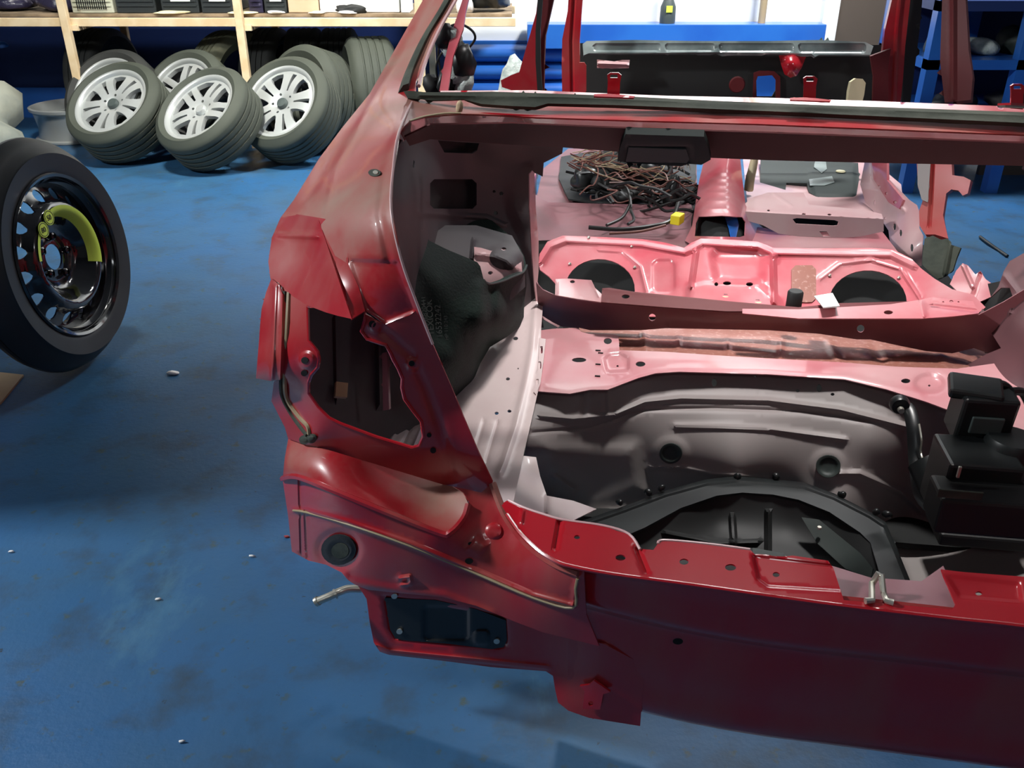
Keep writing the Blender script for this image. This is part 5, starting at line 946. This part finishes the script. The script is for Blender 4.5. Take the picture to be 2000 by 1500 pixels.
P = [cp(1757, 790, 'y', .80), cp(1775, 800, 'y', .78), cp(1784, 840, 'y', .74), cp(1788, 900, 'y', .70), cp(1800, 970, 'y', .62), cp(1840, 1010, 'y', .55)]
MB().tube(smoothline(P, 5), .013, 8, flat=.35).build('bracket_arm', 'black', pump)
MB().tube([cp(1800, 900, 'y', .66), cp(1830, 960, 'y', .6), cp(1850, 1000, 'y', .55)], .03, 8, flat=.4).build('bracket_web', 'black', pump)
MB().lathe([(0, -.01), (.017, -.01), (.02, -.004), (.02, .006), (0, .006)], 20, 'y', tuple(cp(1757, 790, 'y', .79))).build('bracket_eye', 'black', pump)
MB().lathe([(0, -.016), (.006, -.016), (.007, -.008)], 12, 'y', tuple(cp(1757, 796, 'y', .785))).build('bracket_bolt', 'steel', pump)
MB().tube(smoothline([cp(1795, 828, 'y', .72), cp(1800, 860, 'y', .70), cp(1798, 880, 'y', .70), cp(1803, 897, 'y', .68), cp(1812, 893, 'y', .66), cp(1824, 920, 'y', .62)], 5), .0022, 6).build('bright_wire', 'steel', pump)
for k, (a, b_) in enumerate((((1930, 760), (1975, 765)), ((1975, 765), (2010, 790)), ((1940, 850), (1985, 880)))):
    A = cp(*a, 'y', .6); B = cp(*b_, 'y', .62); MB().tube(smoothline([A, (A + B) / 2 + Vector((0, 0, .012)), B], 5), .008, 8).build('hose', 'black', pump)
# ---- seen through the rear window opening: cowl, firewall, pillars
ffw = surf([(1130, 80, 'y', 3.26), (1730, 90, 'y', 3.40), (1130, 210, 'y', 3.22), (1730, 230, 'y', 3.36)])
panel('firewall', [(1120, 84), (1742, 88), (1750, 300), (1120, 290)], ffw, 'blackmatt', car, step=16, holes=[[(1480, 148), (1510, 147), (1516, 153), (1515, 176), (1508, 188), (1478, 188), (1477, 155)]], th=.01)
panel('firewall_rim', [(1472, 142), (1484, 138), (1512, 139), (1524, 150), (1524, 196), (1515, 196), (1515, 156), (1508, 147), (1480, 149), (1477, 158), (1477, 196), (1470, 196)], lambda x, y: ffw(x, y) - .02, 'maroon', car, step=6)
panel('firewall_hump', [(1520, 104), (1576, 106), (1566, 132), (1556, 148), (1544, 152), (1532, 145), (1526, 128)], lambda x, y: ffw(x, y) - .05, 'red_clean', car, step=6, blobs=[(ell(1545, 130, 14, 16), 8, .03)])
panel('firewall_bracket', [(1166, 116), (1182, 118), (1200, 120), (1215, 117), (1230, 117), (1228, 133), (1200, 134), (1166, 133)], lambda x, y: ffw(x, y) - .12, 'pink', car, step=6, ribs=[([(1170, 124), (1228, 126)], 5, .02)])
panel('foam_pad', [(1662, 160), (1672, 153), (1685, 154), (1691, 162), (1688, 185), (1684, 200), (1656, 200), (1658, 178)], lambda x, y: ffw(x, y) - .10, 'cream', car, step=6, th=.03)
MB().lathe([(.0, 0), (.03, 0), (.035, .01)], 16, 'y', tuple(cp(1440, 166, 'y', 3.2))).build('firewall_boss', 'maroon', car)
fcw = surf([(1140, 84, 'z', .76), (1700, 82, 'z', .76), (1140, 106, 'z', .70), (1705, 107, 'z', .70)])
fcw = surf([(1140, 84, 'y', 3.16), (1700, 82, 'y', 3.28), (1140, 106, 'y', 3.14), (1705, 107, 'y', 3.26)])
panel('cowl_strip', [(1138, 86), (1146, 80), (1240, 78), (1360, 80), (1500, 80), (1600, 78), (1690, 82), (1706, 90), (1700, 107), (1600, 107), (1592, 111), (1585, 105), (1400, 102), (1240, 104), (1150, 104), (1140, 108)], fcw, 'clearfilm', car, step=6, th=.02, blobs=[(rrect(1160, 86, 1290, 99, 3), 2, -.008), (rrect(1300, 86, 1395, 99, 3), 2, -.008), (rrect(1405, 86, 1550, 100, 3), 2, -.008), (rrect(1560, 86, 1690, 102, 3), 2, -.008)])
def pil(name, L, R, y0, y1, m, th=.03, **k):
    pts = L + R[::-1]; c = [(L[0][0], L[0][1], 'y', y0), (R[0][0], R[0][1], 'y', y0), (L[-1][0], L[-1][1], 'y', y1), (R[-1][0], R[-1][1], 'y', y1)]
    return panel(name, pts, c, m, car, step=8, th=th, **k)
pil('front_pillar', [(1118, -150), (1113, 0), (1098, 77), (1097, 130), (1098, 185)], [(1150, -150), (1138, 0), (1132, 80), (1132, 122), (1134, 185)], 3.0, 3.0, 'red', ribs=[([(1124, -100), (1121, 0), (1116, 80), (1118, 180)], 5, -.012)])
pil('hinge_plate', [(1131, 122), (1131, 185)], [(1141, 122), (1145, 128), (1145, 178), (1138, 185)], 2.98, 2.98, 'red', th=.01)
pil('door_pillar', [(1052, -150), (1050, 0), (1047, 26), (1030, 85), (1014, 141), (1000, 146), (978, 157), (980, 170), (998, 176), (998, 185)], [(1070, -150), (1060, 0), (1052, 60), (1048, 120), (1052, 185)], 2.2, 2.15, 'red')
pil('door_pillar', [(1058, -150), (1056, 0), (1056, 90), (1058, 185)], [(1100, -150), (1081, 0), (1065, 70), (1063, 120), (1062, 185)], 2.25, 2.2, 'maroon')
pil('pillar_seal', [(1052, -150), (1050, 0), (1046, 60), (1046, 120), (1050, 185)], [(1068, -150), (1060, 0), (1055, 60), (1056, 130), (1060, 185)], 2.17, 2.12, 'blackmatt', th=.012)
pil('front_pillar', [(1760, -150), (1742, 0), (1728, 60), (1722, 120), (1728, 210)], [(1790, -150), (1778, 0), (1768, 90), (1764, 150), (1758, 210)], 3.1, 3.1, 'red', ribs=[([(1764, -60), (1752, 60), (1746, 200)], 6, .014)])
pil('front_pillar', [(1700, 110), (1706, 150), (1704, 210)], [(1740, 95), (1735, 130), (1735, 210)], 3.05, 3.05, 'maroon', th=.02)
pil('inner_pillar_cover', [(1779, -150), (1766, 100), (1762, 200)], [(1815, -150), (1796, 60), (1778, 200)], 3.2, 3.2, 'blackmatt', th=.02)
# left pillar base with torn wiring, inside the window
pil('pillar_trim_panel', [(900, -60), (903, 0), (880, 70), (868, 120), (858, 178)], [(930, -60), (910, 20), (905, 55), (885, 110), (875, 178)], 1.25, 1.05, 'rosepink', th=.006)
# far right window: dark cable
# roof-side rails above the frame, closing the shell
for sx in (-1, 1):
    P = [(sx * .60, 1.15, 1.22), (sx * .57, 1.5, 1.30), (sx * .56, 2.2, 1.32), (sx * .57, 2.7, 1.27)]
    MB().tube(smoothline(P, 6), .032, 10, flat=.6).build('roof_rail', 'red', car)
# body sides
def side(sx):
    def pl(name, out, X, m='red', holes=()):
        V, T = tri2d(out, holes, .05)
        P = [(sx * (X - .06 * max(0, z - .75) - (.22 * max(0, .62 - y) ** 1.6 if y < .62 else 0)), y, z) for y, z in V]
        Fc = []
        for a, b, c in T:
            n = (Vector(P[b]) - Vector(P[a])).cross(Vector(P[c]) - Vector(P[a])); Fc.append((a, b, c) if n.x * sx > 0 else (a, c, b))
        return mesh(name, P, Fc, m, car, th=.004)
    arch = [(.83 + .36 * math.cos(a), .12 + .36 * math.sin(a)) for a in np.linspace(math.pi, 0, 15)]
    if sx < 0: pl('quarter_side', [(.36, .25), (.36, .80)] + [(.55, .85), (.8, .88), (1.25, .86), (1.30, .5), (1.28, .12)] + arch[::-1], .90)
    else: pl('quarter_side', [(.10, .18), (.22, .80)] + [(.55, .87), (.8, .88), (1.25, .86), (1.30, .5), (1.28, .12)] + arch[::-1], .90)
    if sx < 0: MB().box(sx * .86 - .05, sx * .86 + .05, 1.28, 3.3, .05, .17).build('sill', 'red', car, smooth=False, bev=.012)
for sx in (-1, 1): side(sx)
MB().box(-.62, .62, .75, 3.35, .035, .05).box(-.86, .86, 1.3, 3.35, .03, .045).build('underbody', 'void', car, smooth=False)
MB().tube([(0, 1.15, 1.25)] , .01) if False else None
# the other rear corner, the mirror image of the photographed one
for nm in ('quarter_pillar', 'window_channel', 'wing_tip', 'wing_tip_facet', 'corner_strip', 'lamp_pocket', 'bumper_shelf', 'rear_corner_face', 'boot_ledge', 'lamp_cavity', 'boot_side_wall', 'rear_apron'):
    for o in [o for o in car.children if o.name.split('.')[0] == nm][:1]: mirror(o, car)
MB().box(-.575, -.565, .36, .86, .11, .33).build('well_side', 'greyprimer', car, smooth=False)
MB().box(.565, .575, .36, .86, .11, .33).build('well_side', 'greyprimer', car, smooth=False)
# ================================================================ loose things in the car
panel('floor_insulation', [(1096, 306), (1150, 296), (1362, 298), (1356, 380), (1330, 400), (1270, 404), (1180, 398), (1110, 388), (1092, 350)], [(1100, 390, 'z', .222), (1350, 390, 'z', .222), (1355, 300, 'z', .185), (1110, 300, 'z', .185), (1200, 350, 'z', .20)], 'blackmatt', car, step=9, th=.006, ribs=[([(1120, 370), (1200, 340), (1300, 370)], 14, .02)])
har = thing('wiring_harness', 'tangled brown and black wiring harness piled in the cabin floor', 'wiring', (C0[0], C0[1], 0), (0, 0, -AL))
rr = random.Random(5)
def wires(name, m, n, x0, x1, y0, y1, z0, z1, r=.003, run=.09, k=7):
    for i in range(n):
        px, py = rr.uniform(x0, x1), rr.uniform(y0, y1); z = rr.uniform(z0, z1); a = rr.uniform(-.5, .5)
        p = cp(px, py, 'z', z); P = [p]
        for q in range(k):
            a += rr.uniform(-.7, .7); p = p + Vector((math.cos(a) * run, math.sin(a) * run * .8, rr.uniform(-.03, .03))); p.z = min(max(p.z, z0 * .85), z1 * 1.1); P.append(p.copy())
        MB().tube(smoothline(P, 4), r, 5).build(name, m, har)
wires('brown_wire', 'copper', 34, 1105, 1200, 298, 325, .30, .40, .0028, .05)
wires('tan_wire', 'tanwire', 12, 1105, 1190, 295, 330, .34, .41, .002, .055)
wires('black_cable', 'cable', 20, 1100, 1190, 330, 385, .24, .32, .006, .07)
wires('black_cable', 'cable', 12, 1240, 1320, 320, 400, .24, .34, .006, .04)
wires('brown_wire', 'copper', 12, 1180, 1240, 340, 380, .24, .34, .003, .05)
for i, (x, y, z, sx_, sy_, sz_) in enumerate([(1140, 352, .28, .07, .05, .05), (1185, 362, .27, .06, .05, .05), (1240, 345, .30, .09, .07, .09), (1290, 350, .29, .06, .05, .06), (1160, 330, .30, .08, .06, .04), (1220, 330, .33, .10, .05, .06), (1310, 385, .27, .03, .03, .07), (1215, 385, .25, .06, .05, .03)]):
    lump('black_connector', tuple(cp(x, y, 'z', z)), (sx_, sy_, sz_), 'blackmatt' if i % 2 else 'black', seed=80 + i, n=3, parent=har)
MB().tube(smoothline([cp(1325, 395, 'z', .3), cp(1310, 430, 'z', .28), cp(1270, 442, 'z', .27), cp(1210, 448, 'z', .265), cp(1150, 444, 'z', .265)], 8), .008, 8).build('black_cable', 'cable', har)
MB().tube(smoothline([cp(1230, 400, 'z', .28), cp(1215, 425, 'z', .27), cp(1185, 440, 'z', .265)], 8), .006, 8).build('black_cable', 'cable', har)
MB().tube(smoothline([cp(1300, 440, 'z', .28), cp(1250, 452, 'z', .27), cp(1190, 456, 'z', .265)], 8), .005, 8).build('brown_wire', 'copper', har)
c = blk('yellow_connector', 1323, 427, 'z', .29, .036, .05, .035, 'brightyellow', parent=har, rz=-.4, bev=.003)
for k in range(5):
    p = cp(1310 + 6 * k, 322 + 5 * (k % 3), 'z', .38); MB().tube(smoothline([p, p + Vector((.015, .01, .03)), p + Vector((.03, 0, -.01))], 5), .002, 6).build('bare_wire', 'steel', har)
# wiring torn out at the left window corner
h2 = thing('torn_cable_bundle', 'torn black cable bundle hanging at the left rear window corner of the car', 'wiring', (C0[0], C0[1], 0), (0, 0, -AL))
W = lambda L, Y: smoothline([cp(x, y, 'y', Y) for x, y in L], 6)
MB().tube(W([(862, 150), (856, 100), (870, 60), (895, 47), (920, 58), (928, 75), (915, 95)], 1.2), .0028, 6).build('cable', 'cable', h2)
MB().tube(W([(858, 170), (852, 130), (866, 100), (890, 90), (908, 100), (912, 125), (905, 150)], 1.15), .0025, 6).build('cable', 'cable', h2)
for i, (x, y, s_) in enumerate([(868, 75, .02), (880, 92, .024), (893, 105, .022), (900, 125, .026), (898, 145, .024), (882, 152, .022), (870, 168, .022), (905, 165, .02), (845, 165, .018)]):
    lump('torn_connector', tuple(cp(x, y, 'y', 1.15)), (s_, s_, s_ * 1.5), ['cable', 'foil', 'blackmatt'][i % 3], seed=100 + i, n=2, parent=h2)
def ctag(o, label, cat):
    o.location = (C0[0], C0[1], 0); o.rotation_euler = (0, 0, -AL); return tag(o, label, cat)
def free(name, out, ctrl, m, label, cat, th=.003, **k):
    o, f = panel(name, out, ctrl, m, None, th=th, step=7, **k); return ctag(o, label, cat)
free('white_paper', [(1590, 578), (1626, 572), (1640, 597), (1608, 600)], [(1590, 578, 'z', .44), (1626, 572, 'z', .45), (1640, 597, 'z', .47), (1608, 600, 'z', .47)], 'white', 'folded white paper lying on the rear seat pan beside the right tank hole', 'paper')
p = cp(1551, 590, 'z', .42)
o = MB().lathe([(0, -.03), (.018, -.03), (.019, -.026), (.019, .026), (.016, .03), (0, .03)], 24, 'z').build('black_sleeve', 'blackmatt', None)
o.location = Vector((C0[0] + p.x * ca + p.y * sa, C0[1] - p.x * sa + p.y * ca, p.z)); tag(o, 'small black cylindrical sleeve standing on the rear seat pan left of the white paper', 'sleeve')
# loose part behind the left window: bracket and foil lump seen beyond the shelf
a = wp(960, 165, 'y', 4.2)
tag(wbox('speaker_box', a.x - .1, a.x + .1, 4.2, 4.4, 0, .42, 'black', None, bev=.01), 'black box with pale side handles standing beyond the car pillar', 'box')
lump('film_bundle', (wp(998, 150, 'y', 4.6).x + .03, 4.7, .2), (.13, .12, .34), 'foil', 'crumpled pale plastic film bundle standing beyond the left door opening', 'plastic film', seed=120, n=4)
t = thing('floor_cable', 'thin black cable lying on the blue floor beyond the car at right', 'cable', (0, 0, 0))
MB().tube(smoothline([wp(1914, 462, 'z', .008), wp(1930, 474, 'z', .01), wp(1950, 488, 'z', .006), wp(1968, 500, 'z', .008)], 6), .006, 6).build('cable_run', 'cable', t)
